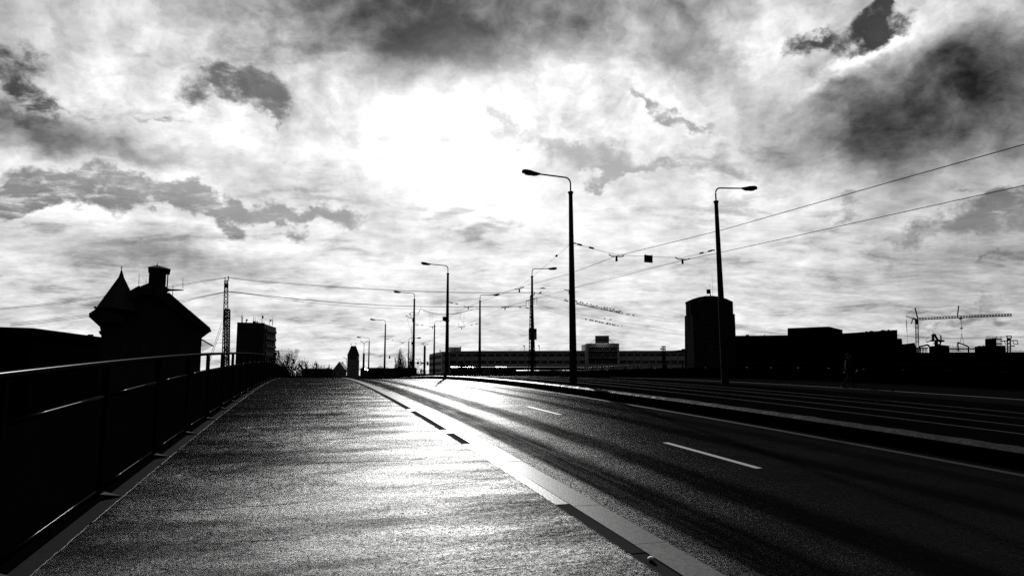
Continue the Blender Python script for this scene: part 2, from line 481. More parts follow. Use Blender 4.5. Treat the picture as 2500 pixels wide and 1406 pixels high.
def bead(name, X, hh, r, Y0, Y1, seed, m='gold', amp=.004):
    rnd = random.Random(seed); b = MB(); y = Y0
    while y < Y1:
        L = rnd.uniform(1.2, 3.5); pts = []; yy = y
        while yy < y + L:
            pts.append((X + rnd.gauss(0, amp), yy, zz(yy) + hh + rnd.uniform(-.3, .5) * r)); yy += .06 if Y0 + yy < 14 else .14
        if len(pts) > 1: b.tube(pts, [r * rnd.uniform(.5, 1.3) for _ in pts], 5)
        y += L
    o = b.build(name, m, smooth=True); o['kind'] = 'structure'; return o


bead('path_edge_bead', XS0, .001, .007, 1.5, 60, 3)
bead('kerb_joint_bead', XS1, .0, .0045, 2.5, 24, 4, amp=.006)

# joint strip beside the kerb: dark bitumen stretches and pale concrete ones
js = empty('joint_strip'); js['kind'] = 'structure'
for y0, y1, m, hh in [(-1., 3.2, 'joint_dark', -.016), (3.22, 5.75, 'joint_dark', -.012), (5.77, 7.62, 'joint_dark', -.008), (7.63, 9.8, 'joint_light', -.003), (9.82, 12.5, 'joint_light', -.004),
                      (12.52, 14.1, 'joint_dark', -.008), (14.12, 14.7, 'joint_light', -.006), (14.72, 19.3, 'joint_dark', -.012), (19.32, 20., 'joint_light', -.008), (20.02, 27.6, 'joint_dark', -.01), (27.62, 60, 'joint_dark', -.01), (60, 200, 'joint_dark', -.01)]:
    b = MB(); solid(b, XS1 + .005, 2.915, -.15, hh, y0, y1, .7)
    b.build('joint_stone', m, js)['kind'] = 'structure'
kb = empty('kerb'); kb['kind'] = 'structure'
y = -3.
rk = random.Random(5)
while y < 75:
    b = MB(); solid(b, 2.92, 3.245 + rk.uniform(-.004, .004), -.16, rk.uniform(-.003, .003), y, y + 1.494, .75); b.build('kerb_stone', 'kerb', kb)
    y += 1.5
b = MB(); solid(b, 2.92, 3.245, -.16, 0., y, 200); b.build('far_kerb_stones', 'kerb', kb)

# lane dashes and edge line
dm = empty('lane_marking'); dm['kind'] = 'structure'
for k in range(-1, 14):
    y0 = 9.708 + 9 * k
    b = MB(); Ys = frange(y0, y0 + 3, .5); vs = []
    for Y in Ys: vs += [(6.855, Y, zz(Y) + HRD + .005), (6.985, Y, zz(Y) + HRD + .005)]
    b.add(vs, [(2 * i, 2 * i + 1, 2 * i + 3, 2 * i + 2) for i in range(len(Ys) - 1)]); b.build('lane_dash', 'paint', dm)
strip('edge_line', 'paintw', 10.5, 10.68, HRD + .005, step=.8)
# raised tram bed with its kerb
b = MB(); solid(b, 11.121, 21.3, -.16, HM, -8, 240, 1.); o = b.build('tram_bed', 'ballast'); o['kind'] = 'structure'
rv = random.Random(8); b = MB(); Ys = frange(4, 120, .3); vs = []
for Y in Ys:
    w = rv.uniform(.02, .12)
    vs += [(11.14, Y, zz(Y) + HM + .004), (11.30 + w, Y, zz(Y) + HM + .02 + rv.uniform(0, .03)), (11.75 + w * 1.6, Y, zz(Y) + HM + .006)]
b.add(vs, [(3 * i + k, 3 * i + k + 1, 3 * i + k + 4, 3 * i + k + 3) for i in range(len(Ys) - 1) for k in (0, 1)]); o = b.build('gravel_verge', 'verge'); o['kind'] = 'stuff'
for X in (13.5, 15.0, 16.72, 18.15):
    b = MB(); solid(b, X, X + .075, HM - .05, HM + .03, -6, 230, 1.)
    tag(b.build('tram_rail', 'rail'), {13.5: 'shiny tram rail nearest the kerb of the raised track bed', 15.0: 'second tram rail from the kerb, brightest of the four',
        16.72: 'third tram rail from the kerb, inner rail of far track', 18.15: 'outer tram rail closest to the far lamp poles'}[X], 'tram rail', 'tram rails in the raised track bed')
strip('far_road', 'road', 21.3, 25.9, HRD, step=2.)
b = MB(); solid(b, 25.9, 33.9, -.16, 0., -8, 240, 1.5); o = b.build('far_sidewalk', 'deck'); o['kind'] = 'structure'
b = MB(); solid(b, 25.89, 26.15, -.17, .012, -8, 240, 1.5); o = b.build('far_kerb', 'kerb'); o['kind'] = 'structure'

# ------------------------------------------------------------------ railings
HA, HB = 1.542, 1.138


def railing(name, X, p0, pitch, k0, k1, hA, hB, side, label, panel=True, pr=.04):
    Ya, Yb = p0 + pitch * k0, p0 + pitch * k1
    root = empty(name, (X, Ya, zz(Ya)))
    off = Vector((X, Ya, zz(Ya)))

    def shift(b): b.v = [tuple(Vector(v) - off) for v in b.v]; return b
    Ys = frange(Ya, Yb, 1.)
    b = MB().tube([(X, Y, zz(Y) + hA - .035) for Y in Ys], .035, 10); shift(b).build('handrail', 'railm', root, smooth=True)
    for k in range(k0, k1):
        y0, y1 = p0 + pitch * k + .045, p0 + pitch * (k + 1) - .045
        b = MB().tube([(X, Y, zz(Y) + hB - .02) for Y in frange(y0, y1, 1.)], .022, 8); shift(b).build('mid_rail', 'railm', root, smooth=True)
        b = MB().tube([(X, Y, zz(Y) + .045) for Y in frange(y0, y1, 1.)], .018, 8); shift(b).build('bottom_rail', 'railm', root, smooth=True)
        if panel:
            b = MB(); solid(b, X - .012 * 1, X + .012, .07, hB - .045, y0 + .01, y1 - .01, 1.); shift(b).build('infill_panel', 'panel', root)
    if side:
        pm = MB().box(-.04, .04, -.045, .045, -.06, hA - .07).mesh('post', 'panel')
        fm = MB().add([(.04, -.10, -.045), (.04, .10, -.045), (.24, .02, -.05), (.04, -.10, .0), (.04, .10, .0), (.24, .02, -.043)], [(0, 1, 2), (3, 5, 4), (0, 2, 5, 3), (2, 1, 4, 5), (1, 0, 3, 4)]).mesh('foot_plate', 'foot')
    else:
        pm = MB().box(-.04, .04, -.045, .045, -.03, hA - .07).mesh('post', 'railm'); fm = None
    for k in range(k0, k1 + 1):
        Y = p0 + pitch * k; o = bpy.data.objects.new('post', pm); COL.objects.link(o); o.parent = root; o.location = Vector((X, Y, zz(Y))) - off
        if fm: f = bpy.data.objects.new('foot_plate', fm); COL.objects.link(f); f.parent = o
    tag(root, label, 'railing')
    return root


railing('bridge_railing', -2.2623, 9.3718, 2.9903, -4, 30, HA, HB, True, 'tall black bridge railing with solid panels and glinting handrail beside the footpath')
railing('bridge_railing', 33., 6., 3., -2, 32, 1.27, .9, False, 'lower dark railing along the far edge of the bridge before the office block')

# ------------------------------------------------------------------ street lamps
XA, XB = 12.7506, 21.0563
YP = [32.55, 65.0, 86.42, 119.13, 150.17]


def lamp(mirror=1):
    root = empty('street_lamp')
    hc = 9.886 - HM
    pts = [(0, 0, -.3), (0, 0, 0), (0, 0, .5), (0, 0, 3.5), (0, 0, hc - .12)]
    MB().tube(pts, [.205, .2, .19, .165, .1], 14).build('pole', 'pole', root, smooth=True)
    MB().tube([(0, 0, hc - .16), (0, 0, hc - .05), (0, 0, hc - .05), (0, 0, hc)], [.11, .13, .165, .12], 12).build('collar', 'metal', root)
    s = -mirror; arc = [(0, 0, hc), (0, 0, hc + .42)]
    for k in range(1, 8):
        t = math.pi / 2 * k / 7; arc.append((s * .3 * (1 - math.cos(t)), 0, hc + .42 + .3 * math.sin(t)))
    arc.append((s * 1.72, 0, hc + .79))
    MB().tube(arc, .04, 8).build('arm', 'metal', root, smooth=True)
    # head: flattened drop with a lowered neck and a raised nose
    prof = [(1.62, .045, .04, 0), (1.72, .075, .07, 0), (1.8, .10, .09, -.01), (1.95, .13, .12, -.01), (2.15, .16, .13, .03), (2.35, .17, .12, .06), (2.5, .15, .105, .075), (2.58, .10, .085, .06)]
    b = MB(); n = 12; vs = []
    for x, w, hh, dz_ in prof:
        for k in range(n):
            t = 2 * math.pi * k / n; vs.append((s * x, math.cos(t) * w, hc + .79 + dz_ + math.sin(t) * hh))
    m = len(prof)
    b.add(vs, [(i * n + k, i * n + (k + 1) % n, (i + 1) * n + (k + 1) % n, (i + 1) * n + k) for i in range(m - 1) for k in range(n)] + [tuple(range(n))[::-1], tuple(range((m - 1) * n, m * n))])
    hd = b.build('lamp_head', 'metal', root, smooth=True)
    MB().ell((s * 2.2, 0, hc + .79 - .055), (.28, .12, .06), 10, 6).build('glass_bowl', 'frame', hd, smooth=True)
    return root


LA, LB = lamp(1), lamp(-1)
labA = ['nearest and tallest lamp post, its arm reaching left over the road', 'second left-armed lamp post, with a small box on its shaft before the office end',
        'third left-armed lamp post, carrying feeder cables and insulators', 'fourth left-armed lamp post, left of the thin poplar', 'farthest left-armed lamp post, right of the church tower']
labB = ['tall lamp post with arm to the right, standing before the round-topped tower', 'right-armed lamp post carrying the square arrow sign', 'right-armed lamp post before the long office block, no sign on it',
        'slim right-armed lamp post at the left end of the office block', 'farthest right-armed lamp post, beside the bare poplars']
for i in range(5):
    for src, X, dy, lab, grp in ((LA, XA, 0, labA, 'lamp posts with arms to the left, in a row along the tram bed'), (LB, XB, -.45, labB, 'lamp posts with arms to the right, on the far side of the tracks')):
        o = src if i == 0 else copy_tree(src)
        Y = YP[i] + dy; o.location = (X, Y, zz(Y) + HM); tag(o, lab[i], 'street lamp', grp)
LB.rotation_euler = (0, math.radians(-.9), 0)
LA.rotation_euler = (0, math.radians(-.25), 0)


# double-headed lamps far behind
def twin(px, pt, wpx, D, collar, label, thin):
    fr = Fr(px, D); root = fr.root('twin_lamp'); sc = D / F
    zt = fr.p(px, pt + 4)[1]; w = wpx * sc
    MB().bar((0, 0, 0), (0, 0, zt), .11, .09).build('pole', 'metal', root)
    if collar: MB().bar((0, 0, 0), (0, 0, fr.p(px, collar)[1]), .34 if not thin else .2, .28 if not thin else .16, 8).build('lower_pole', 'pole', root)
    for s in (-1, 1):
        MB().bar((0, 0, zt), (s * w * .35, 0, zt + .6 * sc), .06).build('arm', 'metal', root)
        MB().tube([(s * w * .3, 0, zt + .8 * sc), (s * w * .6, 0, zt + 2 * sc), (s * w, 0, zt + 3.6 * sc)], [.1, .16, .12], 6, flat=.6).build('lamp_head', 'metal', root)
    tag(root, label, 'street lamp', 'twin-headed lamps at the far end of the road')


twin(887, 832.5, 9, 200, 862, 'twin-headed lamp on a thick lower post, right of the church tower', 0)
twin(1036, 838.5, 8.5, 185, 844.5, 'twin-headed lamp on a stout post beside the crossing signals', 0)
twin(1020.3, 874, 7, 270, None, 'small thin twin-headed lamp behind the crossing signal arm', 1)
twin(844.5, 871, 7, 270, None, 'small thin twin-headed lamp left of the church tower', 1)


# ------------------------------------------------------------------ wires
def sag(a, b, s=.0, n=10):
    a, b = Vector(a), Vector(b); return [a.lerp(b, i / n) - Vector((0, 0, 4 * s * (i / n) * (1 - i / n))) for i in range(n + 1)]


def wire(pts, r, name, label, cat='wire', group=None, m='wire'):
    p0 = Vector(pts[0]); b = MB().tube([Vector(p) - p0 for p in pts], r, 5)
    o = b.build(name, m); o.location = p0; return tag(o, label, cat, group)


X1, X2 = 14.3, 17.4
GW = 'contact wires over the tram tracks'
w1p = [atX(*q_, X) for q_, X in (((2760, 275), 14.3), ((2500, 353), 14.3), ((2200, 437), 14.3), ((1765, 561), 14.4), ((1505, 625), 14.5), ((1392, 668), 14.5), ((1268, 702), 14.6))]
w1p += [atX(*q_, X) for q_, X in (((1143, 748), 14.6), ((1056, 796), 14.6), ((984, 836), 14.6), ((929, 868), 14.6))]
wire(w1p, .011, 'contact_wire', 'upper of two tram wires descending from the right edge, over the near track', 'wire', GW)
w2p = [atX(*q_, 17.4) for q_ in ((2760, 392), (2500, 453), (2200, 519), (1880, 590), (1668, 636), (1390, 706), (1232, 750), (1126, 797), (1035, 836), (950, 873))]
wire(w2p, .011, 'contact_wire', 'lower of two tram wires descending from the right edge, over the far track', 'wire', GW)
m2 = [w2p[4] + Vector((0, 0, .03)), w2p[4].lerp(w2p[5], .5) + Vector((0, 0, .12)), w2p[5] + Vector((0, 0, .03))]
wire(m2, .007, 'auxiliary_wire', 'thin second wire just above the far tram wire between two hangers', 'wire')

P1 = Vector((XA + .15, YP[0], zz(YP[0]) + HM)); P2 = Vector((XB - .2, YP[0] - .45, zz(YP[0]) + HM))


def onpole(X, i, py, dx):
    Y = YP[i]; b = Vector((X + dx, Y, 0)); lo, hi = 0., 20.
    for _ in range(40):
        mid = (lo + hi) / 2; w = Vector((b.x, b.y, mid)) - CAM
        d = w.dot(HF); c = d * math.cos(PITCH) + w.z * math.sin(PITCH); z = -d * math.sin(PITCH) + w.z * math.cos(PITCH)
        if 703 - F * z / c > py: lo = mid
        else: hi = mid
    b.z = lo; return b


def clampfit(p, root, s=1.):
    MB().box(-.1 * s, .1 * s, -.03, .03, -.03, .03).build('clamp', 'metal', root).location = p


def hanger(root, p, along, w=.42):
    """wire hanger: a cross bar with a short drop to the contact wire"""
    a = along.normalized()
    b = MB(); b.tube([a * -w, a * -w * .6 - Vector((0, 0, .09)), a * w * .7 - Vector((0, 0, .09)), a * w - Vector((0, 0, .02))], .03, 5)
    b.tube([(0, 0, -.09), (0, 0, -.34)], [.05, .06], 6)
    o = b.build('hanger', 'metal', root); o.location = p


def span(i, pyA, h1, h2, pyB, label, sign=None, cable=.009):
    a = onpole(XA, i, pyA, .14); b = onpole(XB, i, pyB, -.16)
    root = empty('span_wire', a); r = lambda v: Vector(v) - a
    q1 = atY(*h1, YP[i] - .1); q2 = atY(*h2, YP[i] - .3)
    for s_, e_, n in ((a, q1, 6), (q1, q2, 8), (q2, b, 6)):
        MB().tube([r(v) for v in sag(s_, e_, .02, n)], cable, 4).build('cable', 'wire', root)
    al = (q2 - q1)
    hanger(root, r(q1), al); hanger(root, r(q2), al)
    for s_, e_, t in ((a, q1, .12), (a, q1, .40), (b, q2, .1), (b, q2, .38)):
        c = s_.lerp(e_, t); d = (e_ - s_).normalized()
        o = MB().tube([-d * .16, -d * .1, d * .1, d * .16], [.012, .05, .05, .012], 6).build('insulator', 'metal', root); o.location = r(c)
    for p, s in ((a, 1), (b, -1)): clampfit(r(p), root)
    tag(root, label, 'span wire', 'cross wires between pairs of lamp posts'); return root, q1, q2


sp0, qa, qb = span(0, 594, (1505, 622), (1666, 629), 611, 'cross wire between the two nearest lamp posts, holding two wire hangers')
span(1, 738, (1143, 747), (1233, 748), 752, 'cross wire between the second pair of lamp posts')
span(2, 792, (1056, 796), (1127, 797), 790, 'cross wire between the third pair of lamp posts')
span(3, 827, (983, 835), (1035, 836), 831, 'cross wire between the fourth pair of lamp posts')
span(4, 862, (929, 868), (980, 868), 864, 'cross wire between the farthest pair of lamp posts')
# hanging signs on the span wires
c = atY(1583, 632, YP[0] - .2)
s = empty('hanging_sign', c); MB().box(-.23, .23, -.03, .03, -.165, .165).build('board', 'signdark', s)
MB().box(-.235, .235, -.04, .04, .16, .19).box(-.235, .235, -.04, .04, -.19, -.165).build('rim', 'metal', s)
for d in (-.17, .17): MB().bar((d, 0, .17), (d, 0, .24), .012).build('hook', 'metal', s)
s.rotation_euler = (0, math.radians(2), 0); tag(s, 'small dark rectangular board hanging between the wires of the two nearest lamp posts', 'hanging sign')
c = atY(951, 872, YP[3] - .2)
s = empty('hanging_signal', c); MB().box(-.12, .12, -.08, .08, -.22, .22).build('housing', 'signdark', s); MB().bar((0, 0, .22), (0, 0, .6), .012).build('hook', 'metal', s)
tag(s, 'tiny dark box hanging in the air right of the fourth left-armed lamp post', 'hanging signal')

# diagonal stay wires between pole 1 and the mid-span pull-off
pa = onpole(XA, 0, 597, -.12); pm_ = atX(1268, 702, 14.6); pn = atX(1390, 706, 17.4)
root = empty('stay_wire', pa); r = lambda v: Vector(v) - pa
MB().tube([r(v) for v in sag(pa, pm_, .03)], .008, 4).build('cable', 'wire', root)
c = pa.lerp(pm_, .2); d = (pm_ - pa).normalized()
MB().tube([-d * .15, -d * .08, d * .08, d * .15], [.02, .06, .06, .02], 6).build('insulator', 'metal', root).location = r(c)
MB().tube([r(v) for v in sag(pm_, pn, .04)], .008, 4).build('cable', 'wire', root)
c = pm_.lerp(pn, .48); MB().tube([Vector((-.2, 0, 0)), (0, 0, .03), (.2, 0, 0)], [.02, .045, .02], 5).build('insulator', 'metal', root).location = r(c)
hanger(root, r(pm_), Vector((1, -.4, .3)), .35); hanger(root, r(pn), Vector((1, -.3, .0)), .35)
pb = onpole(XA, 1, 739, .1)
MB().tube([r(v) for v in sag(pm_, atX(1170, 728, 14.3), .05) + sag(atX(1170, 728, 14.3), pb, .0, 3)[1:]], .007, 4).build('cable', 'wire', root)
tag(root, 'diagonal stay wire running down left from the nearest lamp post to a mid-span fitting', 'stay wire')

# feeder cables and insulators on the third left pole
Yf = YP[2]
root = empty('feeder_fittings', (XA, Yf, zz(Yf) + HM)); r = lambda v: Vector(v) - root.location
for j, (pys, o_) in enumerate((((764, 764.5), 0), ((770, 770.5), 1))):
    pts = [(1014, 764 + 4.5 * j), (1020, 765 + 4 * j), (1027, 752.5 + j * 2), (1035, 757 + j * 2), (1052, 763 + j * 2), (1070, 766 + j * 1.5), (1088, 767 + j), (1110, 766 + j), (1124, 763 + j), (1148, 757), (1170, 753)]
    MB().tube([r(atY(a, b_, Yf + .2)) for a, b_ in pts], .02, 4).build('feeder_cable', 'wire', root)
for px0, px1, y1 in ((1051.5, 1056, 794), (1055, 1060, 794), (1047.5, 1050, 790)):
    MB().tube([r(atY(a, b_, Yf + .1)) for a, b_ in ((px0, 766), (px0 + .3, 780), (px0 + 1, 788), (px1, y1))], .012, 4).build('drop_cable', 'wire', root)
for px0, px1 in ((1121, 1118), (1124.5, 1131), (1133, 1132)):
    MB().tube([r(atY(a, b_, Yf + .1)) for a, b_ in ((px0, 765), (px0 - .2, 780), (px1, 788), ((px0 + px1) / 2 + 2, 797))], .012, 4).build('drop_cable', 'wire', root)
for pts in (((1010, 763), (1004, 762), (1001.5, 767), (1003, 772), (1004.5, 777), (1010, 777)), ((1010, 777.5), (1001, 776), (996, 773.5), (991.5, 770.5))):
    MB().tube([r(atY(a, b_, Yf - .05)) for a, b_ in pts], .03, 5).build('bracket', 'metal', root)
for a, b_ in ((1000.5, 767), (992, 771)):
    MB().ell(r(atY(a, b_, Yf - .05)), (.09, .09, .07)).build('insulator', 'metal', root)
MB().tube([r(atY(a, b_, Yf - .05)) for a, b_ in ((998, 776), (994, 778.5), (1000, 796), (1005.5, 813))], .012, 4).build('guy_rope', 'wire', root)
MB().tube([r(atY(a, b_, Yf - .3)) for a, b_ in ((1005.5, 795), (1005, 813), (1005, 880), (1004.5, 905))], .02, 4).build('conduit', 'metal', root)
b0 = r(atY(1007, 838, Yf - .05)); MB().box(b0.x - .13, b0.x + .13, b0.y - .1, b0.y + .1, b0.z - .16, b0.z + .16).build('switch_box', 'metal', root)
b0 = r(atY(1010, 781, Yf)); MB().tube([(b0.x, b0.y, b0.z - .25), (b0.x, b0.y, b0.z + .25)], .17, 8).build('band', 'metal', root)
tag(root, 'feeder cables, brackets and insulators fixed to the third left-armed lamp post', 'cable fittings')
# small box on pole 2
c = onpole(XA, 1, 778, -.3); s = empty('junction_box', c)
MB().box(-.14, .16, -.12, .12, -.17, .17).build('housing', 'metal', s); MB().box(-.16, .17, -.14, .14, .17, .19).build('lid', 'metal', s)
tag(s, 'small square box strapped to the left of the second left-armed lamp post', 'junction box')

# square sign with an arrow on pole L4
c = onpole(XB, 1, 815.5, -.02) + Vector((.13, -.25, 0)); s = empty('arrow_sign', c, -YAW)
sc_ = (c - CAM).dot(HF) / F
hw, hh_ = 9.4 * sc_, 13.3 * sc_
MB().box(-hw, hw, 0, .04, -hh_, hh_ * .36).build('lower_panel', 'sign', s)
MB().box(-hw - .01, hw + .01, -.01, .06, hh_ * .365, hh_).build('upper_panel', 'signdark', s)
MB().prism([(-.045, -hh_ * .9), (.045, -hh_ * .9), (.045, -.06), (.13, -.06), (0, .12), (-.13, -.06), (-.045, -.06)], -.012, -.004).build('arrow', 'signdark', s)
MB().box(-hw - .015, -hw, -.01, .05, -hh_, hh_).box(hw, hw + .015, -.01, .05, -hh_, hh_).box(-hw, hw, -.01, .05, -hh_ - .02, -hh_).build('rim', 'metal', s)
for z in (-.2, .25): MB().box(-.1, .1, .04, .14, z, z + .04).build('bracket', 'metal', s)
tag(s, 'rectangular sign with dark top and an upward arrow on the right-armed lamp post', 'traffic sign')

# crossing signal arm at the third left pole
D_ = 92; fr = Fr(1022, D_, gz=0); root = empty('crossing_signal', fr.o, fr.rz)
v = lambda x, y, dd=0.: fr.v(x, y, dd)
MB().bar(v(1004, 885.5), v(1047, 887.5), .035).build('arm_beam', 'metal', root)
for (x, y, w, hh) in ((1004, 886, 2.8, 4.8), (1044, 887, 2.4, 4.2)):
    a = v(x, y); k = D_ / F; MB().box(a.x - w * k, a.x + w * k, -.1, .12, a.z - hh * k, a.z + hh * k).build('signal_box', 'signdark', root)
a = v(1020.2, 886); MB().prism([(a.x + .17 * math.cos(t * math.pi / 4), a.z + .19 * math.sin(t * math.pi / 4)) for t in range(8)], -.04, .04).build('round_sign', 'signdark', root)
for s_ in (-1, 1):
    for e in ((1025, 881.5, 1039.5, 892), (1024.5, 891.5, 1040, 881.5)):
        pass
for e in ((1025, 881.8, 1039, 891), (1024.5, 891.2, 1039.5, 882.4)):
    a, b_ = v(e[0], e[1], -.08), v(e[2], e[3], -.08); d = (b_ - a).normalized(); n_ = Vector((-d.z, 0, d.x)) * .055
    m_ = MB(); pts = [a + n_, b_ + n_, b_ - n_, a - n_]; m_.prism([(p.x, p.z) for p in pts], -.1, -.06); m_.build('cross_board', 'signdark', root)
tag(root, 'horizontal signal arm with saltire crossing sign and two black signal boxes', 'crossing signal')

# direction board beside the far lamps
fr = Fr(1187, 60, gz=0); a0 = fr.p(1179, 902); a1 = fr.p(1195.5, 917.5)
root = empty('direction_sign', fr.o, fr.rz)
MB().box(a0[0], a1[0], 0, .04, a1[1], a0[1]).build('panel', 'signdark', root)
for x in (a0[0], a1[0] - .05): MB().box(x, x + .05, -.02, 0, a1[1], a0[1]).build('border', 'sign', root)
for z in (a0[1] - .05, a1[1]): MB().box(a0[0] + .05, a1[0] - .05, -.02, 0, z, z + .05).build('border', 'sign', root)
mx = (a0[0] + a1[0]) / 2
MB().box(mx - .15, mx + .15, -.015, 0, a1[1] + .3, a1[1] + .33).box(mx - .15, mx - .12, -.015, 0, a1[1] + .1, a1[1] + .3).box(mx + .12, mx + .15, -.015, 0, a1[1] + .1, a1[1] + .3).box(mx - .08, mx + .08, -.015, 0, a1[1] + .4, a1[1] + .43).build('road_diagram', 'sign', root)
for x in (a0[0] + .06, a1[0] - .12): MB().box(x, x + .06, .04, .09, a1[1] - 2, a1[1]).build('leg', 'metal', root)
tag(root, 'low dark direction board with pale road diagram below the office block', 'road sign')

# ------------------------------------------------------------------ left side buildings
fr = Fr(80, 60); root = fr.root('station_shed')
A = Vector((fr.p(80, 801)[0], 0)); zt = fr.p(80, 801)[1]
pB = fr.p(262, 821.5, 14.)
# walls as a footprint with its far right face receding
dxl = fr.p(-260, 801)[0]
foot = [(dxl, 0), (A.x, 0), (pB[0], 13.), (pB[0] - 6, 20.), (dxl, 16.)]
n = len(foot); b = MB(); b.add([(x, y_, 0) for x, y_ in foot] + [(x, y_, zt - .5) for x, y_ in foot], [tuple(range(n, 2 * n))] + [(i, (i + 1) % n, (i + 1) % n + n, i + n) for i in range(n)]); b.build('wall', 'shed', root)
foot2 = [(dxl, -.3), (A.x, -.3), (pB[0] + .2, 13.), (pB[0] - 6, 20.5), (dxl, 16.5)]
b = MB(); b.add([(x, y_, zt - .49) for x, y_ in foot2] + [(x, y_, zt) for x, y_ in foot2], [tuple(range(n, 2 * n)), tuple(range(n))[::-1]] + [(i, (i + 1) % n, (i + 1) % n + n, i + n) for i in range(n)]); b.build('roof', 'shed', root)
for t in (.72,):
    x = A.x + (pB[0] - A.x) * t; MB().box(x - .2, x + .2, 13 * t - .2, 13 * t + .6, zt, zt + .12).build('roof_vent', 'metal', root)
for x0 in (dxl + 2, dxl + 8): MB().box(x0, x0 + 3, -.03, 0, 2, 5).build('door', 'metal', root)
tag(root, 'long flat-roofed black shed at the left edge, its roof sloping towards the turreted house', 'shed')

fr = Fr(370, 55); root = fr.root('turreted_house')
P = fr.p
# body
MB().prism([P(243.4, 785), P(300, 745), P(341, 716), P(375, 705), P(405, 728), P(495, 806), P(493, 822), P(491.5, 850), (P(492, 890)[0], 0), (P(247, 870)[0], 0), P(247, 819), P(244, 800)], 0., 11.).build('wall', 'brick', root)
MB().prism([P(241, 808), P(246.8, 808), P(246.8, 819), P(242, 813)], -.1, .5).build('cornice', 'brick', root)
# main roof: gable towards the viewer with an eave all round
rf = MB().prism([P(218.5, 775), P(222, 769), P(300, 722), P(341, 701.5), P(362, 693), P(410, 716.7), P(513.6, 805), P(515, 809), P(495, 805.5), P(405, 742), P(375, 720), P(345, 722), P(244, 785)], -.5, 11.6).build('roof', 'tile', root)
# tiles along the verges: each row steps out
tm = None
L0, L1 = P(412, 718), P(512, 804)
for k in range(24):
    t = k / 24; x = L0[0] + (L1[0] - L0[0]) * t; z = L0[1] + (L1[1] - L0[1]) * t; dx = (L1[0] - L0[0]) / 24; dz2 = (L1[1] - L0[1]) / 24
    j = random.uniform(.02, .07)
    if tm is None or k % 6 == 0: tm = MB().prism([(-.02, -.1), (-.02, .05 + j), (dx * 1.04, dz2 + .02 + j), (dx * 1.04, dz2 - .1)], -.56, .1).mesh('roof_tile', 'tile')
    o = bpy.data.objects.new('roof_tile', tm); COL.objects.link(o); o.parent = rf; o.location = (x, 0, z)
L0, L1 = P(341, 701), P(318, 714)
for k in range(5):
    t = k / 5; x = L0[0] + (L1[0] - L0[0]) * t; z = L0[1] + (L1[1] - L0[1]) * t
    MB().prism([(x, z - .1), (x, z + .06), (x - .16, z - .03), (x - .16, z - .15)], -.57, .1).build('roof_tile', 'tile', rf)
L0, L1 = P(240, 757), P(223, 768)
for k in range(3):
    t = k / 3; x = L0[0] + (L1[0] - L0[0]) * t; z = L0[1] + (L1[1] - L0[1]) * t
    MB().prism([(x, z - .2), (x, z + .06), (x - .22, z - .05), (x - .22, z - .3)], -.7, .1).build('roof_tile', 'tile', rf)
# right eave soffit beam
MB().prism([P(495, 808.6), P(515, 808), P(514, 811), P(495, 811)], -.4, -.2).build('eave_beam', 'wood', root)
# turret
a = P(296.7, 676); bl = P(233.4, 752.5); br = P(358, 768)
tz = bl[1]; ax = a[0]
neck = [(ax - .17, 0, a[1]), (ax, -.17, a[1]), (ax + .17, 0, a[1] - .05), (ax, .17, a[1])]
basep = [(bl[0], 0, tz), (ax - .3, -2.0, tz - .05), (P(344, 762)[0], 0, P(344, 762)[1]), (ax - .2, 2., tz)]
tip = (P(296.7, 655)[0], 0, P(296.7, 655)[1])
b = MB(); b.add(neck + basep + [tip], [(4, 5, 1, 0), (5, 6, 2, 1), (6, 7, 3, 2), (7, 4, 0, 3), (0, 1, 8), (1, 2, 8), (2, 3, 8), (3, 0, 8), (4, 7, 6, 5)])
tr = b.build('turret_roof', 'tile', root)
MB().bar((tip[0], 0, tip[2] - .2), (tip[0], 0, P(296.7, 648.5)[1]), .02).ell((tip[0], 0, tip[2] + .02), (.05, .05, .06)).build('finial', 'metal', tr)
MB().prism([P(230.5, 752.5), P(236, 751), P(250, 760), P(300, 775), P(300, 790), P(246, 790), P(246, 762)], -1.2, 1.2).build('turret_wall', 'brick', root)
# belvedere
cz0 = P(375, 722)[1]
l_, r_ = P(362, 690)[0], P(405.2, 690)[0]
t0 = P(362, 651)[1]; t1 = P(410, 658)[1]
MB().prism([(l_, cz0), (l_, t0), (r_, t1 + .15), (r_, cz0)], .8, 2.6).build('lookout', 'wood', root)
x0, x1 = P(407.6, 690)[0], P(410.6, 690)[0]
MB().box(x0, x1, .8, 1.0, P(409, 722)[1], t1 + .1).build('lookout_post', 'wood', root)
MB().box(r_ - .05, x1, .8, 2.4, P(409, 722)[1], P(409, 697)[1]).build('lookout_base', 'wood', root)
ap = P(384, 641.3); el_, er = P(361.5, 650), P(417, 655.5)
b = MB(); m0 = (el_[0], .3, el_[1]); m1 = (er[0], .3, er[1]); m2_ = (er[0], 3.1, er[1]); m3 = (el_[0], 3.1, el_[1]); tp = (ap[0], 1.7, ap[1] + .05)
th = -.07
b.add([m0, m1, m2_, m3, tp] + [(p[0], p[1], p[2] + th) for p in (m0, m1, m2_, m3)], [(0, 1, 4), (1, 2, 4), (2, 3, 4), (3, 0, 4), (0, 5, 6, 1), (1, 6, 7, 2), (2, 7, 8, 3), (3, 8, 5, 0), (8, 7, 6, 5)])
lr = b.build('lookout_roof', 'tile', root)
MB().tube([(ap[0], 1.7, ap[1]), (ap[0], 1.7, P(384.5, 637)[1]), (P(384.8, 632.5)[0], 1.7, P(384.8, 632.5)[1])], [.06, .035, .01], 6).build('finial', 'metal', lr)
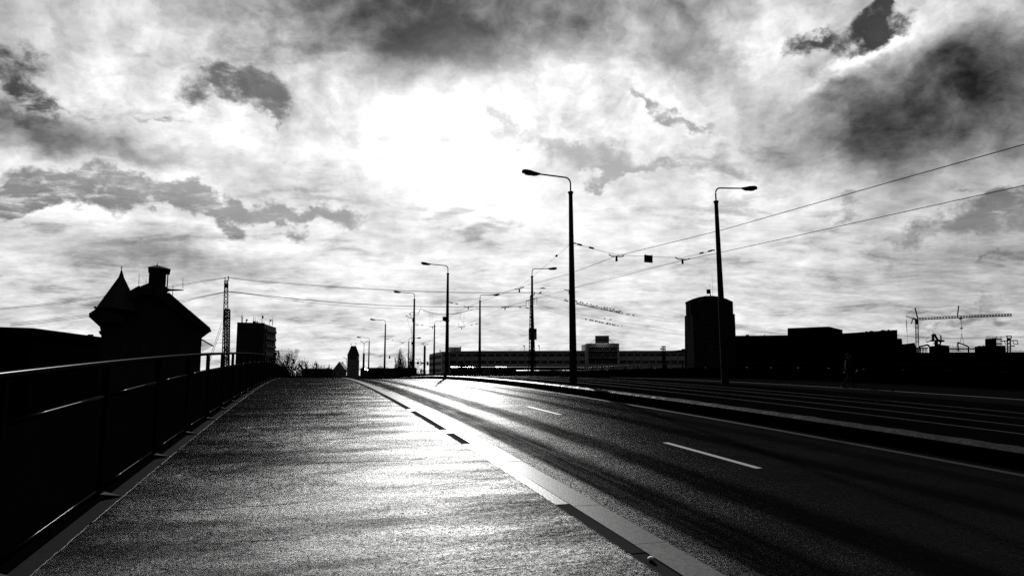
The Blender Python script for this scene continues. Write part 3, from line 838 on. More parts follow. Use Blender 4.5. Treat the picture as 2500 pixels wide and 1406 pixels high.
# ledges with lightning rods
MB().prism([P(409, 699.5), P(415, 701.5), P(449.8, 703.6), P(449.8, 704.8), P(415, 706), P(410, 708.5)], 1., 1.3).build('right_bracket', 'wood', root)
MB().prism([P(336.6, 696), P(350, 696.8), P(352, 694), P(353, 691), P(363, 691), P(363, 705), P(342, 703), P(341, 699)], 1., 1.6).build('left_bracket', 'wood', root)
for x, ya, yb, x2 in ((446.5, 677.6, 704, 446.5), (422.5, 694, 727, 421), (340, 668, 696, 338.5), (356.5, 681, 691, 356.5)):
    MB().bar(Vector(fr.v(x2, yb, 1.1)), fr.v(x, ya, 1.1), .028 if x == 422.5 else .02, .012, 5).build('lightning_rod', 'metal', root)
# glazed canopy on the right wall
cn = MB().bar(fr.v(492.5, 829, 2), fr.v(521, 845, 2), .055).build('canopy_beam', 'metal', root)
for k in range(8):
    t = .12 + .105 * k; x = 492.5 + 28.5 * t; y_ = 829 + 16 * t
    x2, y2 = 492.3, y_ + (x - 492.3) * .62 + 1
    MB().bar(fr.v(x, y_, 2), fr.v(x2, y2, 2), .018, n=4).build('canopy_rib', 'metal', cn)
MB().box(P(400, 840)[0], P(410, 840)[0], -.04, 0., P(400, 845)[1], P(400, 834)[1]).build('window', 'glass', root)
for x in (300, 345, 440): MB().box(P(x, 840)[0], P(x + 12, 840)[0], -.04, 0., P(x, 862)[1], P(x, 838)[1]).build('window', 'glass', root)
tag(root, 'dark brick house with pointed turret, roof lookout and lightning rods, left of the lattice mast', 'house')


# ------------------------------------------------------------------ lattice masts
def lattice(root, fr, tl, tr_, bl_, br_, dep, n, name='lattice_shaft', r=.05, dd=0., solidtop=0, m='metal'):
    """four-legged tapering lattice given by its pixel corners"""
    b = MB(); sh = []
    def P4(t):
        a = Vector(fr.v(*tl, dd)).lerp(fr.v(*bl_, dd), t); c = Vector(fr.v(*tr_, dd)).lerp(fr.v(*br_, dd), t); w = (c.x - a.x) * dep
        return [a, c, c + Vector((0, w, 0)), a + Vector((0, w, 0))]
    T = [i / n for i in range(n + 1)]; Q = [P4(t) for t in T]
    for k in range(4): b.tube([q_[k] for q_ in Q], r, 4)
    for i in range(n):
        for k in range(4):
            a, c = Q[i][k], Q[i][(k + 1) % 4]; e, f_ = Q[i + 1][k], Q[i + 1][(k + 1) % 4]
            b.bar(a, f_, r * .5, n=3); b.bar(c, e, r * .5, n=3)
            if i % 3 == 0: b.bar(a, c, r * .5, n=3)
    return b.build(name, m, root)


fr = Fr(550, 95); root = fr.root('lattice_mast')
zb = 913 + 7.85 * F / 95
lattice(root, fr, (548.7, 684), (556.3, 684), (536.5, zb), (556, zb), 1., 40, r=.06)
a = fr.p(549, 702); b_ = fr.p(556.5, 692); MB().box(a[0], b_[0], 0, .4, a[1], b_[1]).build('top_plate', 'metal', root)
a = fr.p(552, 725)
for (x, y0, y1, r0) in ((557.5, 674.5, 684, .07), (550.2, 676, 684, .03), (547.8, 678, 681, .04)):
    MB().bar(fr.v(x, y1), fr.v(x, y0), r0).build('insulator', 'metal', root)
for i, y_ in enumerate((693, 698)): MB().bar(fr.v(546.6, y_), fr.v(557.4, y_), .05).build('crossarm', 'metal', root)
tag(root, 'tall slim lattice mast left of the high-rise, overhead lines fixed to its top', 'lattice mast')
fr2 = Fr(556, 88); root = fr2.root('signal_mast')
zb = 913 + 7.85 * F / 88
lattice(root, fr2, (548.9, 756), (561, 756), (546, zb), (556.5, zb), .8, 46, r=.085)
a = fr2.p(549, 756); b_ = fr2.p(561.3, 754); MB().box(a[0], b_[0], -.05, 1.2, a[1], b_[1]).build('top_plate', 'metal', root)
b = MB()
for px in (553.3, 556.4): b.add([fr2.v(px - 1.1, 756, .2), fr2.v(px + 1.3, 756, .2), fr2.v(px + .2, zb, .2), fr2.v(px - 2.3, zb, .2)], [(0, 1, 2, 3)])
b.v += [(x, y_ + .06, z) for x, y_, z in b.v]; b.f += [(4 + 4, 7 + 4, 6 + 4, 5 + 4), (8 + 4, 11 + 4, 10 + 4, 9 + 4)]
b.build('inner_channel', 'metal', root)
tag(root, 'shorter and denser lattice mast directly in front of the tall slim one', 'lattice mast')
# guy wires
for x0, y0, x1, y1, l in ((541, 788, 513, 871, 'left guy wire leaning from the lattice mast down to the railing'), (541, 800, 516, 872, 'right guy wire leaning from the lattice mast down to the railing')):
    a = atD(x0, y0, 90); b_ = atD(x1, y1, 88); d = (b_ - a); e = a + d * 1.4; wire([a, e], .025, 'guy_wire', l, 'wire', 'guy wires of the lattice mast')

fr = Fr(1299, 117); root = fr.root('lattice_mast'); zb = 913 + 7.85 * F / 117
lattice(root, fr, (1295, 721), (1300, 721), (1288, zb), (1312, zb), 1., 34, r=.07)
for (x0, y0, x1, y1) in ((1284.5, 734.5, 1295, 732), (1300, 730, 1311.5, 728)): MB().bar(fr.v(x0, y0), fr.v(x1, y1), .07).build('crossarm', 'metal', root)
for x0, y0, y1 in ((1284.6, 734.5, 747), (1291.3, 733, 746), (1304.5, 729.5, 743), (1310.8, 728.2, 742)): MB().bar(fr.v(x0, y0), fr.v(x0 - .4, y1), .05, .03).build('insulator', 'metal', root)
MB().tube([fr.v(1302, 721), fr.v(1304.5, 719.5), fr.v(1305, 713)], [.06, .08, .1], 6).build('horn', 'metal', root)
tag(root, 'lattice mast with drooping crossarm insulators behind the arrow-sign lamp post', 'lattice mast')

fr = Fr(2463, 247); root = fr.root('lattice_mast'); zb = 913 + 7.85 * F / 247
lattice(root, fr, (2459.5, 825), (2466.5, 825), (2458, zb), (2470, zb), 1., 16, r=.16)
a = fr.p(2459, 832); b_ = fr.p(2467.4, 825); MB().box(a[0], b_[0], -.1, 1., a[1], b_[1]).build('head_box', 'metal', root)
for pts in (((2456, 820.6), (2470, 820.2)), ((2458.6, 820.5), (2459.3, 825.5)), ((2469.4, 820.5), (2468.5, 826), (2465, 826.2)), ((2442, 832.5), (2459, 832)), ((2467, 831), (2484, 831)), ((2466, 844.5), (2478, 844.8))):
    MB().tube([fr.v(*p) for p in pts], .14, 4).build('crossarm', 'metal', root)
for a, b_ in (((2452, 833), (2455.5, 841)), ((2473, 831), (2475, 840)), ((2483.5, 831), (2485.5, 840)), ((2475, 840.3), (2485.5, 840.3))): MB().bar(fr.v(*a), fr.v(*b_), .09, n=4).build('insulator', 'metal', root)
tag(root, 'stocky lattice mast with forked head near the right edge beyond the crane', 'lattice mast')

# overhead railway lines between the masts
GL = 'railway overhead lines between the lattice masts'


def pxl(pts, D0, D1, r, label, x0=None, x1=None):
    xa, xb = x0 or pts[0][0], x1 or pts[-1][0]
    wp = []
    for (x, y_) in pts:
        t = (x - xa) / (xb - xa); iD = (1 - t) / D0 + t / D1; wp.append(atD(x, y_, 1 / iD))
    # smooth
    out = []
    n_ = len(wp)
    for i in range(n_ - 1):
        p0, p1, p2, p3 = wp[max(i - 1, 0)], wp[i], wp[i + 1], wp[min(i + 2, n_ - 1)]
        for k in range(4):
            t = k / 4; out.append(.5 * ((2 * p1) + (-p0 + p2) * t + (2 * p0 - 5 * p1 + 4 * p2 - p3) * t * t + (-p0 + 3 * p1 - 3 * p2 + p3) * t ** 3))
    out.append(wp[-1]); return wire(out, r, 'overhead_line', label, 'overhead line', GL)


D1_, D2_, D3_ = 92, 113, 240
pxl([(553, 677), (447, 693), (400, 701), (238, 725), (120, 741), (-40, 757)], D1_, 82, .022, 'top line from the slim mast down left behind the turret, upper strand')
pxl([(553, 678.5), (447, 696), (400, 704), (238, 728), (120, 744.5), (-40, 759)], D1_, 82, .022, 'top line from the slim mast down left behind the turret, lower strand')
for k, (a, lab) in enumerate(((0, 'upper'), (3.5, 'middle'), (6.5, 'lower'))):
    pxl([(552, 711.5 + a * .3), (480, 725 + a * .6), (428, 735 + a), (226, 766 + a), (100, 782 + a), (25, 789 + a)], D1_, 84, .022, lab + ' of three strands from the slim mast passing behind the roof to the far left')
pxl([(554, 676.5), (620, 684), (700, 690.5), (800, 698), (900, 704.5), (1000, 709.5), (1100, 713), (1200, 714), (1303, 713.5)], D1_, D2_, .024, 'long top line sagging between the two tallest lattice masts, upper strand')
pxl([(554, 678), (620, 686.5), (700, 693), (800, 700.5), (900, 706.5), (1000, 711), (1100, 714.5), (1200, 715.3), (1303, 714.5)], D1_, D2_, .024, 'long top line sagging between the two tallest lattice masts, lower strand')
for k, lab in ((0, 'upper'), (1, 'middle'), (2, 'lower')):
    dy = (0, 1.3, 7)[k]
    pxl([(555, 711 + .5 * k), (620, 718 + k), (700, 727 + dy * .8), (800, 736 + dy), (900, 743 + dy), (1000, 747 + dy), (1100, 749 + dy), (1200, 748.5 + dy * .7), (1286, 746.5 + dy * .2)], D1_, D2_, .022, lab + ' of the three second-level lines crossing behind the lamp posts')
UW = [(1304, 713.5), (1382, 730.5), (1407, 737), (1515, 760.3), (1600, 774), (1670, 785), (1750, 794), (1796, 800), (1900, 812), (2050, 822), (2200, 826)]
LW = [(1304, 714.5), (1382, 735.5), (1407, 742.3), (1515, 765), (1547, 771), (1600, 780), (1670, 789.6), (1750, 799), (1796, 803), (1900, 814.5), (2050, 824), (2200, 829)]
pxl(UW, D2_, 190, .02, 'upper of two bird-lined wires running right behind the nearest lamp post')
pxl(LW, D2_, 190, .02, 'lower of two bird-lined wires running right behind the nearest lamp post')
B1 = [(1311, 742), (1406, 766), (1500, 783), (1600, 799), (1670, 812), (1750, 823)]
B2 = [(1304, 743), (1406, 771.7), (1500, 791), (1600, 806), (1670, 816.4), (1750, 827)]
B3 = [(1291, 746), (1406, 775.3), (1500, 795), (1600, 809.5), (1670, 819), (1750, 830)]
pxl(B1, D2_, 150, .018, 'top of the three lower wires behind the nearest lamp post')
pxl(B2, D2_, 150, .018, 'middle of the three lower wires behind the nearest lamp post')
pxl(B3, D2_, 150, .018, 'bottom of the three lower wires behind the nearest lamp post, birds on it')
pxl([(2190, 818.5), (2240, 822), (2300, 825), (2360, 824.6), (2459, 821)], 235, D3_, .05, 'line right of the black warehouse passing behind the crane mast')
pxl([(2470, 821), (2500, 823), (2600, 826)], D3_, D3_, .05, 'short line leaving the forked mast towards the right edge')
pxl([(2300, 826.5), (2360, 826.5), (2430, 824.5), (2459, 822)], 238, D3_, .04, 'second strand just under the line between crane and forked mast')

# ------------------------------------------------------------------ birds
bm = MB(); bm.ell((0, 0, .09), (.075, .16, .085), 7, 5); bm.ell((0, -.14, .19), (.05, .055, .05), 6, 4)
bm.add([(-.03, .12, .08), (.03, .12, .08), (.04, .30, -.02), (-.04, .30, -.02), (-.03, .12, .04), (.03, .12, .04)], [(0, 1, 2, 3), (5, 4, 3, 2)]); bm.bar((0, -.18, .19), (0, -.23, .18), .012, .004, 4); bm.bar((.02, 0, .02), (.02, 0, -.02), .01, n=3)
birdm = bm.mesh('bird', 'bird'); rb = random.Random(2)


def interp(L, x):
    for (x0, y0), (x1, y1) in zip(L, L[1:]):
        if x0 <= x <= x1: return y0 + (y1 - y0) * (x - x0) / (x1 - x0)


up = [1382, 1407, 1417, 1423, 1433.2, 1443, 1456.8, 1475.8, 1482.6, 1490, 1498, 1514.8]
lo = [1380, 1385, 1408.4, 1413, 1418.4, 1422, 1426.2, 1430.8, 1436, 1440, 1444.2, 1448.6, 1452.6, 1457.4, 1462.4, 1468.4, 1475, 1480.8, 1483.6, 1488, 1490.6, 1493.4, 1496, 1500.4, 1505, 1508.4, 1512.6, 1518.6, 1531.4, 1535.2, 1547]
l3 = [1430.2, 1441.6, 1446.8, 1454.4, 1459, 1463.6, 1469.2, 1472.2, 1482, 1484, 1488.6, 1496.6, 1501.2, 1508.4, 1518]
l2 = [1475.8, 1490.6]
_o = 'first second third fourth fifth sixth seventh eighth ninth tenth eleventh twelfth thirteenth fourteenth fifteenth sixteenth seventeenth eighteenth nineteenth'.split()
ORD = _o + ['twentieth'] + ['twenty-' + w for w in _o[:9]] + ['thirtieth'] + ['thirty-' + w for w in _o[:9]]
for L, xs, Dn, Df, xe, lab, grp in ((UW, up, D2_, 190, 2200, 'the sparse top bird row on the upper wire', 'birds on the upper wire'),
                              (LW, lo, D2_, 190, 2200, 'the long close row perched on the second wire', 'birds on the second wire'),
                              (B3, l3, D2_, 150, 1750, 'the low row on the bottom wire', 'birds on the bottom wire'), (B1, l2, D2_, 150, 1750, 'the pair just above the lowest bird row', 'birds above the bottom wire')):
    for kx, x in enumerate(sorted(xs)):
        xa = L[0][0]; t = (x - xa) / (xe - xa); iD = (1 - t) / Dn + t / Df
        p = atD(x, interp(L, x), 1 / iD)
        o = bpy.data.objects.new('bird', birdm); COL.objects.link(o); o.location = p + Vector((0, 0, .0)); o.rotation_euler = (rb.uniform(-.1, .2), 0, rb.uniform(0, 6.3)); s_ = rb.uniform(.95, 1.35); o.scale = (s_,) * 3
        tag(o, f'{ORD[kx]} bird from the left of {lab}', 'bird', grp)
o = bpy.data.objects.new('bird', birdm); COL.objects.link(o); o.location = atD(1319.5, 716.5, 114); o.rotation_euler = (-.3, 0, 1.2); o.scale = (1.5,) * 3
tag(o, 'single bird perched on the wire just right of the arrow-sign lamp post', 'bird')

# ------------------------------------------------------------------ high-rise
fr = Fr(612, 260); root = fr.root('high_rise'); Pq = fr.p
a0, a1 = Pq(579.2, 788.5), Pq(645.3, 789)
pS = fr.p(674, 798.5, 18.); pS2 = fr.p(679.5, 807, 21)
zt = a0[1]
foot = [(a0[0], 0), (a1[0], 0), (pS2[0] - .8, 21), (a0[0] + 6, 24)]
n = 4; b = MB(); b.add([(x, y_, 0) for x, y_ in foot] + [(x, y_, zt) for x, y_ in foot], [tuple(range(n, 2 * n))] + [(i, (i + 1) % n, (i + 1) % n + n, i + n) for i in range(n)]); b.build('wall', 'block', root)
# balconies on the receding side
d_ = Vector((pS2[0] - .8 - a1[0], 21, 0)); dn = d_.normalized(); nn = Vector((dn.y, -dn.x, 0))
for fl in range(1, 9):
    z = zt - 2.8 * fl + .4
    p0 = Vector((a1[0], 0, 0)) + dn * 3; p1 = p0 + dn * 17.5
    w_ = nn * .45
    b = MB(); vs = [p0, p1, p1 + w_, p0 + w_]
    b.add([(v_.x, v_.y, z) for v_ in vs] + [(v_.x, v_.y, z + .9) for v_ in vs], [(0, 1, 2, 3), (4, 7, 6, 5), (0, 4, 5, 1), (1, 5, 6, 2), (2, 6, 7, 3), (3, 7, 4, 0)]); o = b.build('balcony', 'block', root)
    for k in range(4):
        q0 = p0 + dn * (1 + 4.3 * k); q1 = q0 + dn * 2; e = nn * .05
        MB().add([(q0.x + e.x, q0.y + e.y, z + .95), (q1.x + e.x, q1.y + e.y, z + .95), (q1.x + e.x, q1.y + e.y, z + 2.2), (q0.x + e.x, q0.y + e.y, z + 2.2)], [(0, 1, 2, 3)]).build('window', 'glass', root)
for fl in range(1, 9):
    for xx in (1.2, 3.0, 7.4): MB().box(a0[0] + xx, a0[0] + xx + 1.3, -.05, 0, zt - 2.8 * fl + .9, zt - 2.8 * fl + 2.2).build('window', 'glass', root)
MB().box(a0[0] - .15, a1[0] + .15, -.15, 1, zt, zt + .25).build('parapet', 'block', root)
for (x, y0, y1, w) in ((589.5, 770, 787, 1.1), (592.5, 773, 787, .9), (601, 780, 788, 1.6), (603, 779, 782, 2), (619, 773, 786, .9), (623, 774, 786, .7), (621, 784, 788, 4), (628, 785, 788, 2.2), (640, 771, 787, .8), (642, 771, 776, 1.7), (658, 780, 793, .7), (661, 779.5, 784, 1.8), (665.5, 780, 794, 1.)):
    a = fr.p(x - w, y1 + 1, 2 + (8 if x > 650 else 0)); c = fr.p(x + w, y0, 2 + (8 if x > 650 else 0)); dd = 2 + (8 if x > 650 else 0)
    MB().box(a[0], c[0], dd, dd + .3, a[1], c[1]).build('antenna_panel', 'metal', root)
for x, y0 in ((591.5, 760), (639.5, 762), (665, 773)): MB().bar(fr.v(x, 789, 3), fr.v(x, y0, 3), .06, .03, 4).build('whip_antenna', 'metal', root)
tag(root, 'dark high-rise block with rooftop antennas behind the railing', 'building')

# ------------------------------------------------------------------ church
fr = Fr(862, 400); root = fr.root('church'); Pq = fr.p
MB().box(Pq(848.4, 870)[0], Pq(876.6, 870)[0], 0, 6.5, 0, Pq(862, 867)[1]).build('tower', 'church', root)
MB().box(Pq(847.6, 879)[0], Pq(848.4, 879)[0], -.2, 6.5, 0, Pq(862, 879)[1]).box(Pq(876.6, 879)[0], Pq(877.2, 879)[0], -.2, 6.5, 0, Pq(862, 879)[1]).build('buttress', 'church', root)
e0, e1 = Pq(847.4, 867.5), Pq(877.8, 867.5); t0_, t1_ = Pq(857, 843.8), Pq(869.2, 843.8)
b = MB(); b.add([(e0[0], -.5, e0[1]), (e1[0], -.5, e1[1]), (e1[0], 7, e1[1]), (e0[0], 7, e0[1]), (t0_[0], 3.2, t0_[1]), (t1_[0], 3.2, t1_[1])], [(0, 1, 5, 4), (1, 2, 5), (2, 3, 4, 5), (3, 0, 4), (3, 2, 1, 0)]); rf = b.build('tower_roof', 'slate', root)
for x, y_ in ((857.3, 840), (869, 838)): MB().bar(fr.v(x, 844, 3.2), fr.v(x, y_, 3.2), .08).ell(fr.v(x, y_, 3.2), (.25, .25, .3)).build('finial', 'metal', rf)
for x in (856, 861.3, 866): MB().box(Pq(x, 870)[0], Pq(x + 3.4, 870)[0], -.12, .0, Pq(x, 877)[1], Pq(x, 869.5)[1]).build('belfry_window', 'signdark', root)
MB().prism([Pq(828.6, 882.5), Pq(846, 907), (Pq(846, 907)[0], 0), (Pq(809, 907)[0], 0), Pq(809, 907)], -3, -1).build('gable', 'church', root)
b = MB(); g0, g1 = Vector(fr.v(828.6, 882.5, -1)), Vector(fr.v(846, 907, -1))
k0, k1 = Vector(fr.v(836.6, 884.8, 14)), Vector(fr.v(850, 903, 14))
b.add([g0, g1, k1, k0], [(0, 1, 2, 3)]); b.add([g0 - Vector((0, 0, .2)), g1 - Vector((0, 0, .2)), k1 - Vector((0, 0, .2)), k0 - Vector((0, 0, .2))], [(3, 2, 1, 0)]); b.build('nave_roof', 'church_roof', root)
MB().bar(Vector(fr.v(836.8, 886.5, 14)), Vector(fr.v(850, 905, 14)), .35, n=4).build('nave_verge', 'slate', root)
MB().box(Pq(835.6, 880)[0], Pq(838, 880)[0], 0, .8, Pq(836, 887)[1], Pq(836, 882.6)[1]).build('chimney', 'slate', root)
tag(root, 'stone church tower with steep truncated roof and a gabled nave to its left', 'church')

# low houses at the end of the road
for (x0, x1, yt, D, lab) in ((740, 812, 899, 330, 'low dark house row behind the bushes left of the church'), (880, 940, 897.5, 300, 'low flat-topped dark building right of the church tower'), (925, 965, 898.5, 296, 'low dark building behind the fourth left-armed lamp post'), (960, 1018, 897.2, 305, 'low dark building with chimney behind the poplars')):
    fr = Fr((x0 + x1) / 2, D); root = fr.root('low_building'); a, c = fr.p(x0, yt), fr.p(x1, yt)
    MB().box(a[0], c[0], 0, 9, 0, a[1] - .6).build('wall', 'block', root)
    MB().prism([(a[0] - .3, a[1] - .6), (c[0] + .3, a[1] - .6), (c[0] - .5, a[1]), (a[0] + .5, a[1])], -.4, 9.4).build('roof', 'slate', root)
    x = a[0] + 1.5
    while x < c[0] - 2: MB().box(x, x + 1.2, -.06, 0, 4.2, 5.6).build('window', 'glass', root); x += 3.
    tag(root, lab, 'building', 'low buildings at the end of the road')
fr = Fr(897, 250); root = fr.root('bus_shelter')
a, c = fr.v(890.5, 900.5, 0), fr.v(900, 904.5, 0)
b = MB(); b.add([a, c, c + Vector((-.1, 1.0, .27)), a + Vector((-.1, 1.0, .27))], [(0, 1, 2, 3)]); b.add([a + Vector((0, 0, -.15)), c + Vector((0, 0, -.15)), c + Vector((-.1, 1.0, .14)), a + Vector((-.1, 1.0, .14))], [(3, 2, 1, 0)]); b.build('roof', 'metalroof', root)
for x in (a.x + .1, c.x - .15): MB().box(x, x + .1, .1, .2, 0, c.z - .1).box(x, x + .1, 2., 2.1, 0, c.z + .3).build('post', 'metal', root)
tag(root, 'small shelter with sun-bright tilted roof right of the church tower', 'shelter')


# a parked car whose windscreen flashes
def car(px, py, D, label, rz=0.):
    fr = Fr(px, D); a = fr.p(px, py); root = empty('parked_car', fr.o + Vector((0, 0, a[1] - 1.25)), fr.rz + rz)
    MB().prism([(-2.1, .3), (2.1, .3), (2.15, .75), (1.3, .9), (.7, 1.42), (-.9, 1.42), (-1.7, .95), (-2.15, .85)], -.85, .85).build('body', 'metal', root)
    MB().prism([(1.22, .93), (.74, 1.36), (-.85, 1.36), (-1.5, .98)], -.86, .86).build('window', 'glass', root)
    for x in (-1.35, 1.35):
        for y_ in (-.86, .66):
            MB().tube([(x, y_, .32), (x, y_ + .2, .32)], .32, 12).build('wheel', 'signdark', root)
    MB().box(.75, 1.25, -.7, .7, 1.0, 1.02).build('bonnet_trim', 'metalroof', root)
    tag(root, label, 'car')


# ------------------------------------------------------------------ office block
fr = Fr(1395, 330); root = fr.root('office_block'); Pq = fr.p
zr = Pq(1300, 857.5)[1]                      # parapet
zbase = 0.
r1 = (Pq(1300, 870.5)[1], Pq(1300, 863)[1]); r2 = (Pq(1300, 888)[1], Pq(1300, 880)[1])


def facade(px_edges, rows, ztop, zbot, parent, wallmat, dep, d0=0., winw=.76, darkpost=True):
    xs = [Pq(x, 870, d0)[0] for x in px_edges]; b = MB(); levels = [zbot]
    for lo_, hi_ in rows: levels += [lo_, hi_]
    levels.append(ztop)
    for i in range(0, len(levels) - 1, 2): b.box(xs[0], xs[-1], d0, d0 + .3, levels[i], levels[i + 1])
    for lo_, hi_ in rows:
        prev = xs[0]
        for x0, x1 in zip(xs, xs[1:]):
            w = (x1 - x0) * (1 - winw) / 2; b.box(prev, x0 + w, d0, d0 + .3, lo_, hi_); prev = x1 - w
        b.box(prev, xs[-1], d0, d0 + .3, lo_, hi_)
    b.box(xs[0], xs[-1], d0 + .31, d0 + dep, 0, ztop - .05); b.build('wall', wallmat, parent)
    cache = {}
    for lo_, hi_ in rows:
        for x0, x1 in zip(xs, xs[1:]):
            w = (x1 - x0) * winw; hgt = hi_ - lo_; key = (round(w, 1), round(hgt, 1))
            if key not in cache:
                fm = MB(); nb = 5
                for k in range(nb + 1): xx = -w / 2 + w * k / nb; fm.box(xx - .05, xx + .05, 0, .06, 0, hgt)
                fm.box(-w / 2 + .051, w / 2 - .051, 0.01, .05, 0, .09).box(-w / 2 + .051, w / 2 - .051, 0.01, .05, hgt - .09, hgt)
                cache[key] = (fm.mesh('window', 'frame'), MB().box(-w / 2, w / 2, .07, .1, 0, hgt).mesh('pane', 'glass'))
            o = bpy.data.objects.new('window', cache[key][0]); COL.objects.link(o); o.parent = parent; o.location = ((x0 + x1) / 2, d0 + .16, lo_)
            p = bpy.data.objects.new('pane', cache[key][1]); COL.objects.link(p); p.parent = o
    if darkpost:
        pmh = MB().box(-.09, .09, -.03, .0, rows[0][0] - 2.4, ztop - .5).mesh('mullion', 'walldark')
        for x in xs[1:-1]:
            o = bpy.data.objects.new('mullion', pmh); COL.objects.link(o); o.parent = parent; o.location = (x, d0, 0)
    MB().box(xs[0] - .1, xs[-1] + .1, d0 - .25, d0 + dep, ztop, ztop + .25).build('parapet', wallmat, parent)
    MB().box(xs[0], xs[-1], d0 - .04, d0 - .005, ztop - .55, ztop - .4).build('trim', 'walldark', parent)


def lin_(a, b, n): return [a + (b - a) * i / n for i in range(n + 1)]


le = lin_(1097, 1431, 18); rows = [r2, r1]
facade(le, rows, zr, zbase, root, 'wall', 14)
facade(lin_(1512, 1690, 10), rows, zr - .1, zbase, root, 'wall', 14, winw=.8)
tag(root, 'long pale two-row office block with many windows behind the lamp posts', 'office building')
# taller middle section
fr_ = fr; root2 = fr.root('office_centre'); zc = Pq(1470, 840.3)[1]
rr = [(Pq(1470, 889, -3)[1], Pq(1470, 880, -3)[1]), (Pq(1470, 872.5, -3)[1], Pq(1470, 864, -3)[1]), (Pq(1470, 856, -3)[1], Pq(1470, 847, -3)[1])]
facade([1436.5, 1454, 1471.5, 1489.5, 1507.5], rr, zc, zbase, root2, 'wall', 14, d0=-3., winw=.9)
for x0, x1 in ((1431, 1436.4), (1507.6, 1512)):
    MB().box(Pq(x0, 870, -3)[0], Pq(x1, 870, -3)[0], -3.2, 11, 0, zc + .26).build('pier', 'wall', root2)
for (y0, y1) in ((863, 857), (880, 873.5)): MB().box(Pq(1436.6, 860, -3)[0], Pq(1507.4, 860, -3)[0], -3.08, -3.005, Pq(1470, y0, -3)[1], Pq(1470, y1, -3)[1]).build('spandrel', 'signdark', root2)
xL = Pq(1431, 850, -3)[0]; pL = fr.p(1419.5, 842.5, 8.)
b = MB(); ft = [(xL - .01, -3.), (xL - .01, 8), (pL[0], 8.), (pL[0] + .3, 5)]
b.add([(pL[0], 8, 0), (xL - .02, -3, 0), (xL - .02, 8, 0), (pL[0], 8, zc), (xL - .02, -3, zc), (xL - .02, 8, zc)], [(0, 1, 4, 3), (3, 4, 5), (1, 2, 5, 4), (2, 0, 3, 5)]); b.build('side_wall', 'wall', root2)
tag(root2, 'taller three-row middle section of the office block, below the rooftop sign', 'office building')
# rooftop sign
fs = Fr(1470, 325); root3 = fs.root('rooftop_sign'); s0, s1 = fs.p(1453.3, 838), fs.p(1486.8, 819.8)
MB().box(s0[0], s1[0], 0, .35, s0[1], s1[1]).build('board', 'sign', root3)
MB().box(s0[0] - .05, s1[0] + .05, -.03, .38, s1[1], s1[1] + .12).build('top_rim', 'metal', root3)
for x in (.03, .5, .97): xx = s0[0] + (s1[0] - s0[0]) * x; MB().box(xx - .08, xx + .08, .1, .26, zc - .3, s0[1]).build('leg', 'metal', root3)
for a, c in (((1453, 829), (1438, 840)), ((1486.8, 829), (1497, 840.5)), ((1486.8, 827.5), (1501.5, 840))): MB().bar(fs.v(*a, .3), fs.v(*c, 1.2), .07, n=4).build('strut', 'metal', root3)
tcv = bpy.data.curves.new('lettering', 'FONT'); tcv.body = 'envia'; tcv.size = 1.75; tcv.align_x = 'CENTER'; tcv.extrude = .03; tcv.offset = .03; tcv.shear = .25
to_ = bpy.data.objects.new('lettering', tcv); COL.objects.link(to_); bpy.context.view_layer.update(); lm = bpy.data.meshes.new_from_object(to_.evaluated_get(bpy.context.evaluated_depsgraph_get())); bpy.data.objects.remove(to_); to = bpy.data.objects.new('lettering', lm); COL.objects.link(to); lm.materials.clear(); to.parent = root3; to.rotation_euler = (math.pi / 2, 0, 0); cx_ = (s0[0] + s1[0]) / 2; to.location = (cx_, -.05, (s0[1] + s1[1]) / 2 - .45); lm.materials.append(M['signdark'])
b = MB(); cz_ = (s0[1] + s1[1]) / 2


def arc(t0_, t1_, rx, rz, w0, w1, n=14):
    vs = []
    for k in range(n + 1):
        t = t0_ + (t1_ - t0_) * k / n; w = w0 + (w1 - w0) * k / n
        for s_ in (-1, 1): vs.append((cx_ + (rx + s_ * w / 2) * math.cos(t), (cz_) + (rz + s_ * w / 2) * math.sin(t)))
    b.add([(x, -.02, z) for x, z in vs] + [(x, -.05, z) for x, z in vs], [(2 * i, 2 * i + 1, 2 * i + 3, 2 * i + 2) for i in range(n)] + [(2 * i + 2 * n + 2, 2 * i + 2 * n + 4, 2 * i + 2 * n + 5, 2 * i + 2 * n + 3) for i in range(n)])


arc(math.radians(-70), math.radians(35), 2.75, 1.35, .05, .6); arc(math.radians(125), math.radians(215), 2.75, 1.3, .08, .55); b.build('swoosh', 'signdark', root3)
tag(root3, 'rooftop billboard reading envia on struts above the office block', 'sign')
# roof clutter of the office
for (x, y0, y1, lab) in ((1281, 845, 857, 'thin camera mast on the office roof, left of the arrow sign post'), (1317, 844, 857, 'thin camera mast on the office roof, right of the arrow sign post')):
    f_ = Fr(x, 332, gz=GZ); rt = f_.root('roof_mast'); z0 = zr + .25; MB().bar((0, 4, z0 - .02), f_.v(x, y0, 4), .09, n=5).build('pole', 'metal', rt)
    t_ = f_.v(x, y0, 4); MB().box(t_.x - .7, t_.x + .1, 3.9, 4.2, t_.z - .25, t_.z + .3).build('camera_box', 'metal', rt)
    MB().bar(f_.v(x - 2, y0 + 6, 4), f_.v(x, y0 + 6, 4), .06).build('side_arm', 'metal', rt); tag(rt, lab, 'mast')
# left wing at an angle
fl = Fr(1085, 325); root4 = fl.root('office_wing')
e = [(1048.2, 864.6), (1078.6, 858), (1096.5, 855.5)]
za = fl.p(1078.6, 858)[1]
A_ = Vector(fl.v(1078.6, 858)); kfar = (za - 7.85 + 0) / 1
